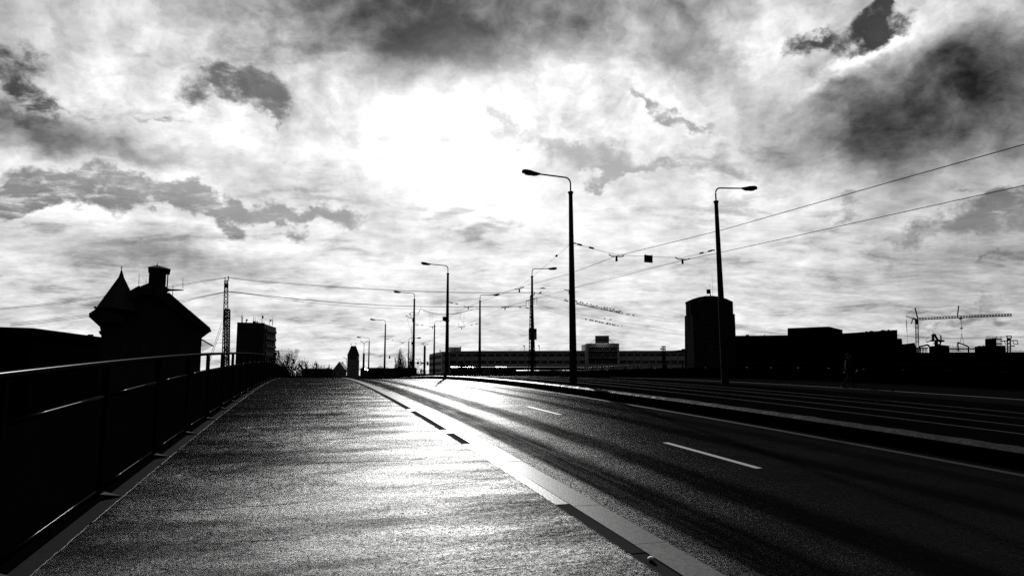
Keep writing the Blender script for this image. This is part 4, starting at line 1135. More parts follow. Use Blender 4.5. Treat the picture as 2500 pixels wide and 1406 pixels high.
# far-left corner: same height at larger distance
dl = 330 * ((913 - 858) / (913 - 864.6)) - 330
pl_ = fl.p(1048.2, 864.6, dl)
ft = [(pl_[0], dl), (A_.x, 0), (fl.p(1097, 858)[0] + .2, 0), (fl.p(1097, 858)[0] + .2, dl)]
b = MB(); b.add([(x, y_, 0) for x, y_ in ft] + [(x, y_, za) for x, y_ in ft], [(4, 5, 6, 7)] + [(i, (i + 1) % 4, (i + 1) % 4 + 4, i + 4) for i in range(4)]); b.build('wall', 'wall', root4)
u_ = Vector((A_.x - pl_[0], -dl, 0)); L_ = u_.length; u_.normalize(); nv = Vector((u_.y, -u_.x, 0))
ang_ = math.atan2(u_.y, u_.x)
for zc_, hh in ((za - 2.9, 1.5), (za - 6.1, 1.5), (za - 9.3, 1.5)):
    wm = MB().box(-2.0, 2.0, -.1, -.02, 0, hh).mesh('window', 'glass'); fm = MB()
    for k in range(5): fm.box(-2 + k - .06, -2 + k + .06, -.16, -.1, 0, hh)
    fmm = fm.mesh('frame', 'frame')
    for k in range(6):
        c_ = Vector((pl_[0], dl, zc_)) + u_ * (L_ * (k + .55) / 6.3)
        o = bpy.data.objects.new('window', wm); COL.objects.link(o); o.parent = root4; o.location = c_; o.rotation_euler = (0, 0, ang_); o.scale = (L_ / 6.3 / 4.2, 1, 1)
        p = bpy.data.objects.new('frame', fmm); COL.objects.link(p); p.parent = o
for yy in (863, 880):
    MB().box(fl.p(1083, 870)[0], fl.p(1091, 870)[0], -.08, 0, fl.p(1083, yy + 7)[1], fl.p(1083, yy)[1]).build('window', 'glass', root4)
MB().box(fl.p(1073.3, 850)[0], fl.p(1075.6, 850)[0], 1, 1.8, za, fl.p(1074, 853)[1]).build('chimney', 'wall', root4)
tag(root4, 'left end wing of the office block, running back at an angle', 'office building')
fp = Fr(1110, 336); root5 = fp.root('roof_penthouse'); z0 = zr + .25
MB().box(fp.p(1096, 850)[0], fp.p(1126, 850)[0], 0, 7, z0, fp.p(1110, 848.3)[1]).build('wall', 'wall', root5)
MB().box(fp.p(1095.6, 850)[0], fp.p(1126.4, 850)[0], -.2, 7.2, fp.p(1110, 848.3)[1], fp.p(1110, 847.3)[1]).build('roof', 'walldark', root5)
MB().box(fp.p(1123.5, 850)[0], fp.p(1126, 850)[0], 0.2, 1.4, fp.p(1110, 847.3)[1], fp.p(1110, 845.6)[1]).build('vent', 'walldark', root5)
MB().box(fp.p(1107, 850)[0], fp.p(1111, 850)[0], -.06, 0, fp.p(1110, 855)[1], fp.p(1110, 853)[1]).build('vent_grille', 'signdark', root5)
tag(root5, 'boxy plant room on the office roof behind the second left-armed lamp post', 'roof structure')

# long low sheds with sun-bright metal roofs in front of the office
for (x0, x1, y0, D, dep, lab, nb) in ((1101, 1427, 896.0, 215, .5, 'long low shed in front of the office, its metal roof edge glaring white', 12), (1260, 1428, 904.0, 150, .3, 'lower and nearer shed roof glaring below the long one', 6)):
    fr = Fr((x0 + x1) / 2, D); root = fr.root('low_shed'); za_ = fr.p((x0 + x1) / 2, y0)[1]; xs = [fr.p(x, y0)[0] for x in lin_(x0, x1, nb)]
    MB().box(xs[0], xs[-1], .3, .3 + dep, 0, za_ - .1).build('wall', 'shed', root)
    for a, c in zip(xs, xs[1:]):
        sl = random.choice([.16, .17, .18, .19, .13]); b = MB(); rm_ = 'metalroof' if (xs.index(a) in (0, 1, 4)) else 'dull'; zt_ = za_ + sl * dep
        b.add([(a + .03, 0, za_), (c - .03, 0, za_), (c - .03, dep, zt_), (a + .03, dep, zt_), (a + .03, 0, za_ - .08), (c - .03, 0, za_ - .08), (c - .03, dep, zt_ - .08), (a + .03, dep, zt_ - .08)], [(0, 1, 2, 3), (7, 6, 5, 4), (0, 4, 5, 1), (1, 5, 6, 2), (2, 6, 7, 3), (3, 7, 4, 0)]); b.build('roof_sheet', rm_, root)
    tag(root, lab, 'shed')

# ------------------------------------------------------------------ round-topped tower
fr = Fr(1733, 220); root = fr.root('tower_block'); Pq = fr.p
arcp = [(1673, 738), (1690, 730.5), (1706, 725.5), (1722, 722.8), (1740, 722.4), (1758, 724.5), (1773, 729.3), (1789, 736.5)]
MB().prism([Pq(*p) for p in arcp] + [Pq(1789.4, 740), Pq(1790.3, 766), Pq(1791, 790), (Pq(1791, 890)[0], 0), (Pq(1675, 890)[0], 0), Pq(1674, 740)], 0, 14).build('core', 'tower', root)
rp = [Pq(x, y_) for x, y_ in arcp]; MB().prism(rp + [(x, z - .35) for x, z in rp[::-1]], -.4, 14.4).build('roof', 'tower', root)
MB().box(Pq(1790.2, 800)[0], Pq(1795.6, 800)[0], .5, 12, 0, Pq(1795, 766)[1]).build('right_bay', 'tower', root)
MB().prism([Pq(1671.2, 770.5), Pq(1673.6, 770.5), (Pq(1673.6, 890)[0], 0), (Pq(1674, 890)[0] - .5, 0)], 1, 12).build('left_bay', 'tower', root)
MB().box(Pq(1674, 800)[0] + .1, Pq(1692.5, 800)[0], -.25, -.005, 0, Pq(1680, 770)[1]).build('side_panel', 'towerside', root)
a_, c_ = Pq(1674.2, 740), Pq(1685, 770)
MB().box(Pq(1674.2, 750)[0], Pq(1686, 750)[0], -.22, -.006, c_[1] + .05, Pq(1680, 738.5)[1]).build('upper_panel', 'towerside', root)
for x0 in (1674.6, 1679.5, 1683.7):
    MB().box(Pq(x0, 741)[0], Pq(x0 + 1.4, 741)[0], -.3, -.22, Pq(x0, 744)[1], Pq(x0, 739)[1]).build('vent_slot', 'frame', root)
for k in range(9):
    y_ = 744 + 7.2 * k; MB().box(Pq(1679.2, 741)[0], Pq(1681, 741)[0], -.3, -.255, Pq(1680, y_ + 5)[1], Pq(1680, y_)[1]).build('window', 'signdark', root)
for fl in range(9):
    y_ = 772 + 11.5 * fl
    for x0, x1 in ((1729, 1733), (1734.5, 1738.5), (1740, 1744), (1756, 1759), (1760.5, 1763.5)):
        MB().box(Pq(x0, y_)[0], Pq(x1, y_)[0], -.08, -.003, Pq(x0, y_ + 7)[1], Pq(x0, y_)[1]).build('window', 'glass', root)
    MB().box(Pq(1725, y_)[0], Pq(1766, y_)[0], -.25, -.02, Pq(1740, y_ + 8.8)[1], Pq(1740, y_ + 7.6)[1]).build('sill_band', 'tower', root)
pts = [(1704 + .0, 890)]
ar2 = [(1704, 737), (1712, 731), (1724, 727), (1740, 725.5), (1756, 727), (1768, 731), (1778, 737)]
MB().tube([Vector(fr.v(x, y_ + 2, -.15)) for x, y_ in ar2], .18, 4).build('arch_moulding', 'towerside', root)
for x in (1704, 1778): MB().box(Pq(x, 800)[0] - .15, Pq(x, 800)[0] + .15, -.3, -.003, 0, Pq(x, 739)[1]).build('arch_pilaster', 'tower', root)
MB().box(Pq(1733, 800)[0] - .62, Pq(1733, 800)[0] + .62, 6, 6.9, Pq(1733, 711)[1], Pq(1733, 700.5)[1]).build('antenna_drum', 'metal', root)
MB().tube([fr.v(1735, 723.5, 6.4), fr.v(1733.6, 715, 6.4), fr.v(1733, 710, 6.4)], .16, 5).bar(fr.v(1733, 701, 6.4), fr.v(1733, 693.5, 6.4), .06).bar(fr.v(1736.5, 713, 6.4), fr.v(1733, 713, 6.4), .08).build('antenna_mast', 'metal', root)
MB().bar(fr.v(1740, 723, 5), fr.v(1738.5, 671, 5), .03, n=3).build('whip_antenna', 'metal', root)
tag(root, 'dark tower block with rounded roof and antenna, behind a lamp post on the right', 'building')
fr = Fr(1620, 215); root = fr.root('chimney_stack'); Pq = fr.p
x0, x1 = Pq(1615.6, 860)[0], Pq(1625.2, 860)[0]
b = MB().box(x0, x1, 0, 1.3, 0, Pq(1620, 858)[1]).box(x0, x1, 0, 1.3, Pq(1620, 847)[1], Pq(1620, 844.5)[1]).box(x0, x1, 0, 1.3, Pq(1620, 853.5)[1], Pq(1620, 850.8)[1])
for x in (x0, (x0 + x1) / 2 - .12, x1 - .25): b.box(x + .002, x + .248, .01, 1.29, Pq(1620, 858)[1], Pq(1620, 847)[1])
b.build('shaft', 'tower', root); MB().bar(fr.v(1615, 850), fr.v(1612, 853), .2).build('lamp', 'metal', root)
tag(root, 'small open-topped masonry stack before the office roofline, left of the tower', 'chimney')
fr = Fr(1660, 318); root = fr.root('roof_annex'); Pq = fr.p
MB().prism([Pq(1635, 856.5), Pq(1655, 854.6), Pq(1673, 853), Pq(1673, 859.5), Pq(1635, 859.5)], 0, 5).build('wall', 'tower', root); MB().box(Pq(1664, 853)[0], Pq(1673, 853)[0], 1, 3, Pq(1670, 853.5)[1], Pq(1670, 851)[1]).build('roof_unit', 'metal', root)
tag(root, 'low dark rooftop annex between the office block and the tower', 'roof structure')

# ------------------------------------------------------------------ warehouses on the right
fr = Fr(2010, 120); Pq = fr.p
root = fr.root('warehouse')
MB().prism([Pq(1795, 819.5), Pq(1922.8, 818), Pq(1922.8, 801), Pq(2023, 797), Pq(2057, 805), Pq(2057, 813.6), Pq(2190.6, 805), Pq(2191, 826.6), (Pq(2191, 900)[0], 0), (Pq(1795, 900)[0], 0)], 0, 20).build('wall', 'shed', root)
for x, w, y0, y1 in ((1823, 9, 816, 819.5), (1865, 4, 816.3, 819.5), (1885, 14, 818, 819)):
    a = Pq(x - w / 2, y1); c = Pq(x + w / 2, y0); MB().prism([(a[0], a[1]), (c[0], a[1]), (c[0] - .1, c[1]), (a[0] + .1, c[1])], 1, 2).build('roof_vent', 'metal', root)
for x, y_, w in ((2129.5, 809.6, 6), (2158, 807.5, 7), (2117, 810.4, 3), (2172, 806.5, 3)):
    a = Pq(x, y_); MB().ell((a[0], 2, a[1]), (w * .07, w * .07, .26), 10, 6).build('skylight_dome', 'metal', root)
tag(root, 'huge black warehouse with stepped roof and small domes, right of the tower', 'warehouse')
fr = Fr(2215, 135); Pq = fr.p; root = fr.root('warehouse')
MB().prism([Pq(2185, 826.6), Pq(2201.5, 826.6), Pq(2202, 840), Pq(2233.5, 836.5), Pq(2235.5, 845.6), (Pq(2235.5, 900)[0], 0), (Pq(2185, 900)[0], 0)], 0, 15).build('wall', 'shed', root)
MB().box(Pq(2203, 850)[0], Pq(2212, 850)[0], -.05, 0, 3, 5).build('window', 'glass', root)
tag(root, 'lower black annex stepping down from the warehouse towards the crane', 'warehouse')
fr = Fr(2400, 150); Pq = fr.p; root = fr.root('depot_building')
MB().prism([Pq(2232, 860.5), Pq(2620, 858.6), (Pq(2620, 900)[0], 0), (Pq(2232, 900)[0], 0)], 0, 18).build('wall', 'shed', root)
for k in range(9):
    x = 2440 + 9 * k; MB().box(Pq(x, 900)[0], Pq(x + 3, 900)[0], -.05, 0, Pq(x, 908)[1], Pq(x, 903)[1]).build('window', 'frame' if k in (2, 4) else 'glass', root)
tag(root, 'long low black building filling the right edge below the crane', 'building')
for pts, D, lab in (([(2267.7, 845.5), (2300, 842), (2317, 843.7), (2317.5, 861), (2267.7, 861)], 165, 'black rooftop block left of the scaffolding, carrying the insulator frame'),
                    ([(2379, 846), (2388, 845), (2389, 843.6), (2392, 843.6), (2393, 844.6), (2398.5, 844.3), (2399, 843), (2402.5, 843), (2403, 844), (2406, 844), (2405.6, 826.7), (2432.8, 825.5), (2433.3, 843), (2455, 843.7), (2457, 861), (2379, 861)], 165, 'black stair tower block right of the scaffolding')):
    fr = Fr(pts[0][0], D); root = fr.root('site_block'); P_ = [fr.p(*p) for p in pts]; MB().prism(P_[:-2] + [(P_[-2][0], 0), (P_[-1][0], 0)], 0, 6).build('wall', 'shed', root)
    MB().box(P_[0][0] + .3, P_[0][0] + 1.3, -.05, 0, 8, 9.2).build('opening', 'signdark', root); tag(root, lab, 'building')
# steel canopy frame near the crane foot
fr = Fr(2255, 170); root = fr.root('steel_frame')
for a, c, r0 in (((2243, 846.5), (2266.5, 841.3), .17), ((2244, 849.5), (2266, 849.5), .12), ((2266.5, 841.3), (2268, 847), .17)): MB().bar(fr.v(*a), fr.v(*c), r0, n=4).build('beam', 'metal', root)
for x in (2237, 2240.5, 2244, 2247.5, 2252, 2255, 2259, 2263): MB().bar(fr.v(x, 848), fr.v(x, 862), .12 if x < 2250 else .07, n=4).build('column', 'metal', root)
for y_ in (851, 855): MB().bar(fr.v(2237, y_), fr.v(2264, y_), .06, n=4).build('beam', 'metal', root)
tag(root, 'low open steel frame at the foot of the crane', 'steel frame')

# tower crane
fr = Fr(2240, 210); root = fr.root('tower_crane'); k = 210 / F
zb = 913 + 7.85 * F / 210
lattice(root, fr, (2234.8, 783), (2241.6, 783), (2239.5, zb), (2246.6, zb), 1., 34, 'mast', r=.09, m='crane')
a = fr.p(2234.2, 794); c = fr.p(2241.8, 781); MB().box(a[0], c[0], -.1, .9, a[1] + .3, a[1] + 1.1).box(a[0], c[0], -.1, .9, c[1] - .3, c[1] + .3).build('slewing_ring', 'crane', root)


def boom(x0, y0, x1, y1, th, n, name):
    b = MB(); A0, A1 = Vector(fr.v(x0, y0)), Vector(fr.v(x1, y1)); T = Vector((0, .5, th * k)); Bt = Vector((0, 1., 0))
    tops = [A0.lerp(A1, i / n) + T for i in range(n + 1)]; b1 = [A0.lerp(A1, i / n) for i in range(n + 1)]; b2 = [p + Bt for p in b1]
    for L in (tops, b1, b2): b.tube(L, .07, 4)
    for i in range(n):
        for B_ in (b1, b2): b.bar(B_[i], tops[i + 1] if i % 2 else tops[i], .035, n=3); b.bar(tops[i] if i % 2 else tops[i + 1], B_[i + 1], .035, n=3)
        b.bar(b1[i], b2[i], .035, n=3)
    return b.build(name, 'crane', root)


boom(2241, 780.3, 2334, 775.8, 4, 26, 'inner_jib'); boom(2341, 775.5, 2471, 770.3, 4, 36, 'outer_jib')
bm_ = lambda a, c, r0, nm: MB().bar(fr.v(*a, .5), fr.v(*c, .5), r0, n=4).build(nm, 'crane', root)
bm_((2334, 775.8), (2341, 775.5), .12, 'jib_joint'); bm_((2233.8, 751.5), (2240.8, 778), .16, 'tower_head'); bm_((2340.6, 746), (2337, 776), .14, 'jib_post')
bm_((2212, 771.6), (2229, 777.5), .10, 'counter_jib'); bm_((2228, 776.5), (2241, 781.5), .22, 'counter_jib_root'); bm_((2229, 777.5), (2224.5, 790.5), .12, 'brace')
for a, c in (((2212, 771.6), (2233.8, 751.5)), ((2233.8, 751.3), (2340.6, 746)), ((2236, 752), (2315, 772.5)), ((2340.6, 746), (2313, 771)), ((2344, 746.5), (2436, 767)), ((2342, 748), (2372, 771)), ((2212.3, 772), (2216, 838))):
    MB().bar(fr.v(*a, .5), fr.v(*c, .5), .03, n=3).build('stay_rope', 'wire', root)
MB().bar(fr.v(2212.4, 783, .5), fr.v(2214.6, 812, .5), .09, .06, 4).build('hanging_cable', 'crane', root)
for y_ in (771, 751.3, 746): pass
MB().box(*(lambda a: (a[0] - 2.5 * k * 1.2, a[0] + 2.5 * k * 1.2))(fr.p(2345.5, 777)), 0, 1, fr.p(2345, 778.5)[1], fr.p(2345, 775.8)[1]).build('trolley', 'crane', root)
MB().box(fr.p(2345, 780)[0], fr.p(2347, 780)[0], .3, .6, fr.p(2345, 783.5)[1], fr.p(2345, 778.5)[1]).build('trolley_drop', 'crane', root)
MB().ell(fr.v(2347.5, 801.5, .5), (.38, .2, .2), 8, 5).build('hook_block', 'crane', root)
for a, c in (((2345.6, 783), (2347, 800)), ((2347, 783), (2348, 800)), ((2347.6, 803), (2347.8, 814))): MB().bar(fr.v(*a, .5), fr.v(*c, .5), .03, n=3).build('hoist_rope', 'wire', root)
tag(root, 'tower crane with long lattice jib above the site on the right', 'crane')
root = fr.root('crane_load')
for a, c in (((2338, 835.5), (2364, 845.5)), ((2338.2, 835.5), (2339.5, 857)), ((2364, 845.5), (2364.5, 860))): MB().bar(fr.v(*a, .5), fr.v(*c, .5), .17, n=4).build('beam', 'metal', root)
for a, c in (((2347.8, 814), (2344.3, 836)), ((2347.8, 814), (2353.5, 840.5))): MB().bar(fr.v(*a, .5), fr.v(*c, .5), .05, n=3).build('sling', 'wire', root)
tag(root, 'angled portal frame hanging from the crane hook on two slings', 'steel frame')


# scaffolds
def scaffold(x0, x1, y0, y1, nx, nz, D, label, planks=()):
    fr = Fr((x0 + x1) / 2, D); root = fr.root('scaffold'); b = MB(); rs = random.Random(int(x0))
    for i, x in enumerate(lin_(x0, x1, nx)):
        yt = y0 + rs.uniform(0, 5)
        for dd in (0, 1.): b.bar(fr.v(x, yt, dd), fr.v(x, y1, dd), .035, n=3)
    b.build('standards', 'metal', root); b = MB()
    for j, y_ in enumerate(lin_(y0 + 5, y1, nz)): b.bar(fr.v(x0, y_), fr.v(x1, y_), .03, n=3)
    b.build('ledgers', 'metal', root)
    for y_ in planks: MB().bar(fr.v(x0, y_, .5), fr.v(x1, y_, .5), .13, n=4).build('deck_board', 'metal', root)
    tag(root, label, 'scaffold', 'scaffolds on the building site')


scaffold(2318, 2380, 841, 860, 18, 5, 185, 'open scaffold between the two black site blocks', (851.5,))
scaffold(2409, 2433, 817.5, 828, 7, 2, 170, 'light scaffold posts on top of the stair tower block')
scaffold(2432, 2446, 817, 845, 4, 5, 172, 'narrow scaffold tower right of the stair tower block', (828, 839))
scaffold(2472, 2530, 852, 861, 14, 1, 200, 'row of upright rods at the far right edge')

# insulator gantry
fr = Fr(2287, 160); root = fr.root('insulator_frame')
for a, c, r0, nm in (((2285.5, 845), (2286, 831), .35, 'column'), ((2295, 846), (2296, 833), .16, 'column'), ((2262, 835), (2276, 831), .11, 'arm'), ((2272, 831.3), (2306, 832), .20, 'arm'), ((2290, 831), (2300, 833), .3, 'arm'), ((2279, 839), (2285, 836), .12, 'arm'),
                     ((2276.8, 816.5), (2278.5, 831), .26, 'insulator'), ((2281, 816), (2289, 830), .24, 'insulator'), ((2296.5, 818), (2298, 832), .14, 'insulator'), ((2276, 816), (2283, 815.3), .1, 'cap'), ((2278.5, 815), (2277.5, 805), .03, 'rod'), ((2293, 840), (2285, 848), .2, 'brace'), ((2281, 815.6), (2297, 818), .03, 'lead')):
    MB().bar(fr.v(*a), fr.v(*c), r0, n=6).build(nm, 'metal', root)
for a, m_, c in (((2276, 817), (2259, 822), (2262, 835)), ((2262, 835), (2252, 838), (2246, 840)), ((2281, 838), (2274, 841), (2268, 844))):
    A0, A1, A2 = fr.v(*a), fr.v(*m_), fr.v(*c); MB().tube([(A0 * (1 - t) ** 2 + A1 * 2 * t * (1 - t) + A2 * t * t) for t in [i / 6 for i in range(7)]], .03, 3).build('lead', 'wire', root)
tag(root, 'gantry with thick tilted insulators on the black block right of the crane mast', 'gantry')


# ------------------------------------------------------------------ trees
def branches(seed, hgt, spread, levels, n0, upness, r0, crown0=.25, wid=1.):
    rnd = random.Random(seed); tr, cr = MB(), MB()
    top = Vector((rnd.uniform(-.03, .03) * hgt, 0, hgt * .8))
    tr.tube([Vector((0, 0, -.3)), Vector((0, 0, hgt * .2)), Vector((top.x * .5, 0, hgt * .5)), top], [r0, r0 * .8, r0 * .5, r0 * .12], 6)

    def grow(p, d, L, r, lv):
        mid = p + d * L * .5 + Vector((rnd.gauss(0, .04), rnd.gauss(0, .04), rnd.gauss(.02, .03))) * L
        end = mid + (d + Vector((0, 0, upness * .3))).normalized() * L * .5
        cr.tube([p, mid, end], [r, r * .75, r * .35], 3, cap=False)
        if lv <= 0: return
        for _ in range(rnd.choice([3, 4, 4])):
            t = rnd.uniform(.35, 1.); q_ = p.lerp(end, t)
            nd = (d * .9 + Vector((rnd.gauss(0, .55), rnd.gauss(0, .55), rnd.gauss(upness * .6, .35)))).normalized()
            grow(q_, nd, L * rnd.uniform(.45, .7), r * .55, lv - 1)
    for i in range(n0):
        t = crown0 + (.97 - crown0) * (i / n0) ** .9; z = hgt * .8 * t; a = i * 2.4 + rnd.uniform(-.4, .4)
        d = Vector((math.cos(a), math.sin(a), upness * rnd.uniform(.7, 1.4))).normalized()
        L = (hgt * .30 if upness > 1.5 else spread) * (1.05 - .55 * t) * rnd.uniform(.75, 1.1); grow(Vector((top.x * t, 0, z)), d, L, r0 * .42 * (1.1 - t * .7), levels)
    return tr, cr


def tree(px, ptop, wpx, D, label, seed, up=.8, levels=2, n0=16, group='bare trees at the end of the road', crown0=.25, gz=GZ):
    fr = Fr(px, D, gz); root = empty('bare_tree', fr.o, fr.rz); hgt = fr.p(px, ptop)[1] * 1.02; sp = wpx * D / F * .62
    t, c_ = branches(seed, hgt, sp, levels, n0, up, D / 697 * (.80 if D < 180 else .72), crown0)
    t.build('trunk', 'bark', root, smooth=True); o = c_.build('crown', 'bark', root); tag(root, label, 'tree', group); return root


tree(716, 824, 44, 150, 'large bare tree right of the high-rise, twigs fanning to the right', 11, .8, 3, 34, crown0=.25)
tree(696, 830, 34, 156, 'bare tree tight against the right side of the high-rise', 12, .9, 3, 18, crown0=.3)
tree(746, 858, 28, 170, 'smaller bare tree at the right end of the big thicket', 13, .6, 3, 10)
tree(10, 770, 40, 130, 'bare tree rising behind the shed roof at the left edge', 14, .6, 3, 12, crown0=.4)
tree(45, 786, 16, 130, 'small bare treetop behind the shed roof near the left edge', 15, .5, 3, 9, crown0=.5)
tree(977, 854, 12, 240, 'slim upright poplar with the highest top of the poplars', 16, 3.2, 3, 30)
tree(986, 870, 10, 236, 'short poplar just right of the highest one', 17, 2.6, 3, 18)
tree(968, 872, 9, 236, 'short poplar just left of the highest one', 21, 2.8, 3, 16)
tree(1001, 862, 8, 245, 'upright poplar partly hidden by the third lamp post', 18, 3., 3, 22)
tree(907, 884, 20, 260, 'low round bare tree behind the farthest left-armed lamp post', 19, .5, 3, 16)
tree(946, 884, 20, 258, 'low bare tree right of the fourth left-armed lamp post', 20, .5, 3, 16)
tree(890, 887, 14, 262, 'low bare tree right beside the church tower', 22, .5, 3, 8)
tree(1044, 893, 10, 200, 'low bare tree at the left corner of the office wing', 23, .5, 3, 9)
tree(1028, 899, 14, 210, 'low bare bush-like tree under the crossing signals', 24, .4, 3, 9)
tree(1150, 862, 20, 140, 'bare tree before the left part of the office windows', 25, .7, 3, 12)
tree(1118, 868, 16, 142, 'bare tree just right of the second left-armed lamp post', 26, .7, 3, 10)
tree(1334, 888, 8, 145, 'small dark bare tree in front of the office, right of the arrow sign', 27, .6, 3, 9)
tree(1594, 884, 10, 150, 'small round bare tree below the right part of the office', 28, .5, 3, 10)
tree(832, 896, 7, 265, 'tiny bare tree before the church gable', 29, .5, 2, 8)


def shrub(px, ptop, wpx, D, label, seed, n=900):
    fr = Fr(px, D); root = empty('shrub', fr.o, fr.rz); hgt = fr.p(px, ptop)[1]; w = wpx * D / F; rnd = random.Random(seed)
    b = MB(); L = MB()
    for i in range(10):
        a = rnd.uniform(0, 6.28); e_ = Vector((math.cos(a) * w * .7 * rnd.random(), math.sin(a) * w * .4 * rnd.random(), hgt * rnd.uniform(.6, 1.04))); b.tube([(0, 0, -.2), e_ * .5 + Vector((0, 0, .3)), e_], [.12, .06, .02], 4)
    for i in range(n):
        a = rnd.uniform(0, 6.28); u = rnd.random() ** .6; zf = rnd.random()
        c_ = Vector((math.cos(a) * u * w * (1 - zf ** 3 * .75), math.sin(a) * u * w * .5, hgt * zf * (.86 + .16 * math.sin(a * 3 + seed) * (1 if zf > .6 else 0))))
        s_ = rnd.uniform(.012, .04) * hgt; d1 = Vector((rnd.gauss(0, 1), rnd.gauss(0, 1), rnd.gauss(0, 1))).normalized() * s_; d2 = Vector((rnd.gauss(0, 1), rnd.gauss(0, 1), rnd.gauss(0, 1))).normalized() * s_ * .5
        L.add([c_ - d1, c_ - d2, c_ + d1, c_ + d2], [(0, 1, 2, 3)])
    # twigs that break the outline
    for i in range(70):
        a = rnd.uniform(0, math.pi); c_ = Vector((math.cos(a) * w * .8, rnd.uniform(-.3, .3) * w, hgt * (.55 + .35 * math.sin(a)))); d = Vector((math.cos(a) * .6, rnd.gauss(0, .3), .9 + rnd.gauss(0, .2))).normalized() * hgt * rnd.uniform(.06, .16)
        L.tube([c_, c_ + d * .5 + Vector((rnd.gauss(0, .05), 0, 0)), c_ + d], [.04, .03, .012], 3, cap=False)
    b.build('trunk', 'bark', root); L.build('crown', 'leaf', root); tag(root, label, 'shrub', 'dark shrubs at the end of the bridge')


for px, pt, w, D, lab, sd in ((672, 858, 22, 120, 'dark shrub against the foot of the high-rise', 1), (705, 868, 26, 125, 'dense dark shrub under the large bare tree', 2), (738, 880, 24, 130, 'dark shrub right of the large bare tree', 3), (770, 886, 20, 140, 'dark shrub in the middle of the thicket before the church', 4),
                              (800, 893, 20, 150, 'lowest dark shrub at the right end of the thicket before the church', 5), (690, 890, 30, 100, 'broad dark shrub closest to the railing end', 6), (745, 899, 34, 110, 'wide low shrub above the crest of the footpath', 7),
                              (1030, 900, 18, 190, 'low shrub under the crossing signals', 8), (1130, 884, 30, 138, 'broad shrub before the left end of the office windows', 9), (1162, 893, 18, 136, 'low shrub left of the third right-armed lamp post', 10), (930, 893, 22, 262, 'distant shrub behind the fourth left-armed lamp post', 13),
                              (1225, 903, 40, 134, 'low shrub row below the office, left of the arrow sign', 11), (1500, 899, 60, 160, 'low dark shrub mass below the office middle section', 12)):
    shrub(px, pt, w, D, lab, sd)
# embankment behind the far railing
fr = Fr(1500, 100); b = MB(); vs = []
for i, px in enumerate(lin_(1000, 2700, 40)):
    t = (px - 1000) / 1700; yt = 912 - 12 * min(1, max(0, (px - 1380) / 330)) + random.uniform(-.5, .5)
    vs.append((px, yt))
bt = MB()
for (x, y_) in vs:
    p = atD(x, y_, 108 if x < 2000 else 100); q_ = p + HF * 40; bt.v += [(p.x, p.y, GZ - .1), (p.x, p.y, p.z), (q_.x, q_.y, p.z - .2), (q_.x, q_.y, GZ - .1)]
n = len(vs); bt.f = [(4 * i + k, 4 * i + 4 + k, 4 * i + 5 + k, 4 * i + 1 + k) for i in range(n - 1) for k in range(3)]
o = bt.build('embankment', 'ground'); o['kind'] = 'structure'


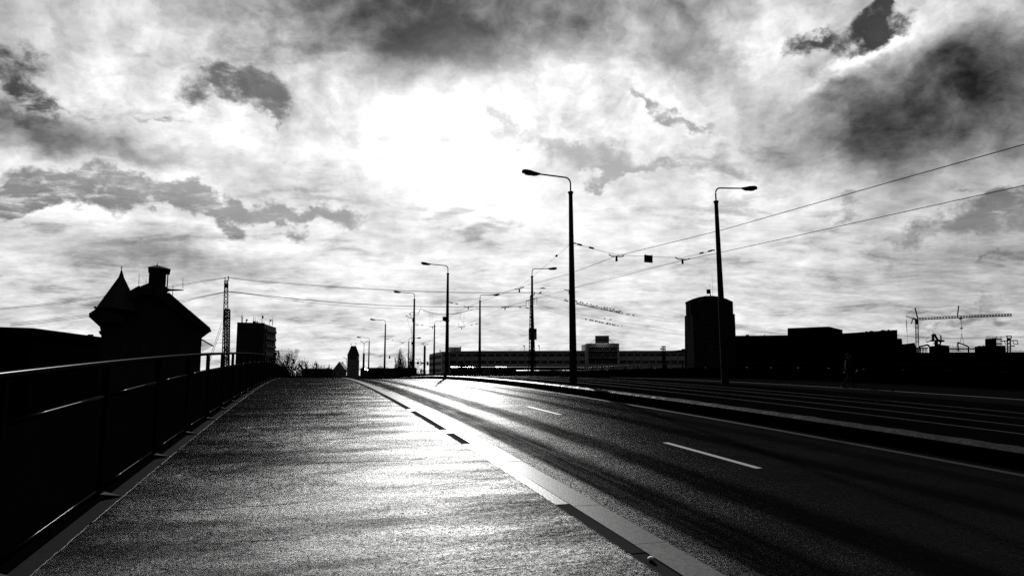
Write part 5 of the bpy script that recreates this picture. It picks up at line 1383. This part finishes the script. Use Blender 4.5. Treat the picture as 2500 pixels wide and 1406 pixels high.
# ------------------------------------------------------------------ walking person
def person(loc, rz):
    root = empty('person', loc, rz)                      # faces local -y, walks that way
    J = {'hip': (0, 0, .95, .125), 'belly': (0, -.01, 1.12, .125), 'chest': (0, -.03, 1.32, .15), 'neck0': (0, -.04, 1.47, .07), 'neck': (0, -.055, 1.53, .055),
         'sl': (.17, -.03, 1.42, .065), 'sr': (-.17, -.03, 1.42, .065), 'el': (.24, .10, 1.17, .048), 'er': (-.24, -.08, 1.16, .048), 'wl': (.24, .12, .95, .034), 'wr': (-.22, -.28, 1.0, .034),
         'hl': (.09, 0, .90, .095), 'hr': (-.09, 0, .90, .095), 'kl': (.10, -.20, .52, .066), 'kr': (-.10, .08, .50, .066), 'al': (.10, -.30, .10, .044), 'ar': (-.10, .38, .17, .044)}
    E_ = [('hip', 'belly'), ('belly', 'chest'), ('chest', 'neck0'), ('neck0', 'neck'), ('chest', 'sl'), ('chest', 'sr'), ('sl', 'el'), ('el', 'wl'), ('sr', 'er'), ('er', 'wr'), ('hip', 'hl'), ('hip', 'hr'), ('hl', 'kl'), ('kl', 'al'), ('hr', 'kr'), ('kr', 'ar')]
    fe = {'tl': (.10, -.46, .04, .038), 'hel': (.10, -.28, .05, .042), 'tr': (-.10, .27, .05, .036), 'her': (-.10, .42, .14, .04)}
    J.update(fe); E_ += [('al', 'hel'), ('hel', 'tl'), ('ar', 'her'), ('her', 'tr')]
    for s_, w_, (hx, hy, hz) in (('l', 'wl', (.0, -.03, -.09)), ('r', 'wr', (.0, -.07, -.06))):
        wp = Vector(J[w_][:3]); pm = wp + Vector((hx, hy, hz)); J['p' + s_] = (*pm, .034); E_.append((w_, 'p' + s_))
    names = list(J); me = bpy.data.meshes.new('person_body'); me.from_pydata([J[n_][:3] for n_ in names], [(names.index(a), names.index(b_)) for a, b_ in E_], [])
    ob = bpy.data.objects.new('body', me); COL.objects.link(ob); sk = ob.modifiers.new('skin', 'SKIN'); sk.use_smooth_shade = True
    for i, n_ in enumerate(names): me.skin_vertices[0].data[i].radius = (J[n_][3],) * 2
    me.skin_vertices[0].data[0].use_root = True
    ob.modifiers.new('sub', 'SUBSURF').levels = 1; ob.modifiers['sub'].render_levels = 1; me.materials.append(M['cloth']); ob.parent = root
    hd = MB().ell((0, -.08, 1.66), (.078, .098, .12), 12, 10).ell((0, -.178, 1.645), (.014, .02, .024), 6, 4).ell((.08, -.07, 1.65), (.012, .022, .032), 6, 4).ell((-.08, -.07, 1.65), (.012, .022, .032), 6, 4)
    h = hd.build('head', 'skin', root, smooth=True); MB().ell((0, -.055, 1.69), (.088, .105, .11), 12, 8).build('hair', 'hair', h, smooth=True)
    for s_ in (-1, 1): MB().ell((s_ * .03, -.172, 1.665), (.012, .008, .008), 6, 4).build('eye', 'hair', h)
    MB().box(-.025, .025, -.178, -.165, 1.6, 1.607).build('mouth', 'hair', h)
    for s_, n_ in ((1, 'pl'), (-1, 'pr')):
        p = Vector(J[n_][:3]); b = MB().ell(p, (.022, .04, .045), 8, 5)
        for k in range(4): a = p + Vector((0, -.03 + .019 * k, -.03)); b.tube([a, a + Vector((-.008 * s_, -.006, -.035)), a + Vector((-.02 * s_, -.004, -.06 + .006 * abs(k - 1.5)))], [.009, .008, .006], 5)
        b.tube([p + Vector((0, -.035, .0)), p + Vector((-.01 * s_, -.055, -.02)), p + Vector((-.012 * s_, -.055, -.045))], [.010, .009, .007], 5); b.build('hand', 'skin', root, smooth=True)
    MB().tube([(.0, -.03, 1.47), (0, -.02, 1.2), (0, 0, .93), (0, 0, .84)], [.12, .165, .165, .16], 12).build('coat', 'cloth', root, smooth=True)
    for s_, x, y_, z in ((1, .10, -.36, .0), (-1, -.10, .34, .02)):
        b = MB().ell((x, y_, z + .045), (.045, .14, .045), 10, 6); b.build('shoe', 'foot', root, smooth=True)
    return root


YPp = 29.4
pr = person((26.45, YPp, zz(YPp) + .012), math.radians(78)); pr.scale = (.97,) * 3
tag(pr, 'walker in dark clothes, mid-stride on the far sidewalk, barely visible in shadow', 'person')

# pebble on the joint strip
c = Vector((2.86, 5.55, zz(5.55) - .004)); b = MB().ell((0, 0, .012), (.03, .045, .018), 8, 5); b.v = [(x * random.uniform(.8, 1.15), y_ * random.uniform(.85, 1.1), z) for x, y_, z in b.v]
o = b.build('pebble', 'sign', smooth=True); o.location = c; tag(o, 'small pale pebble on the dark strip beside the kerb', 'stone')
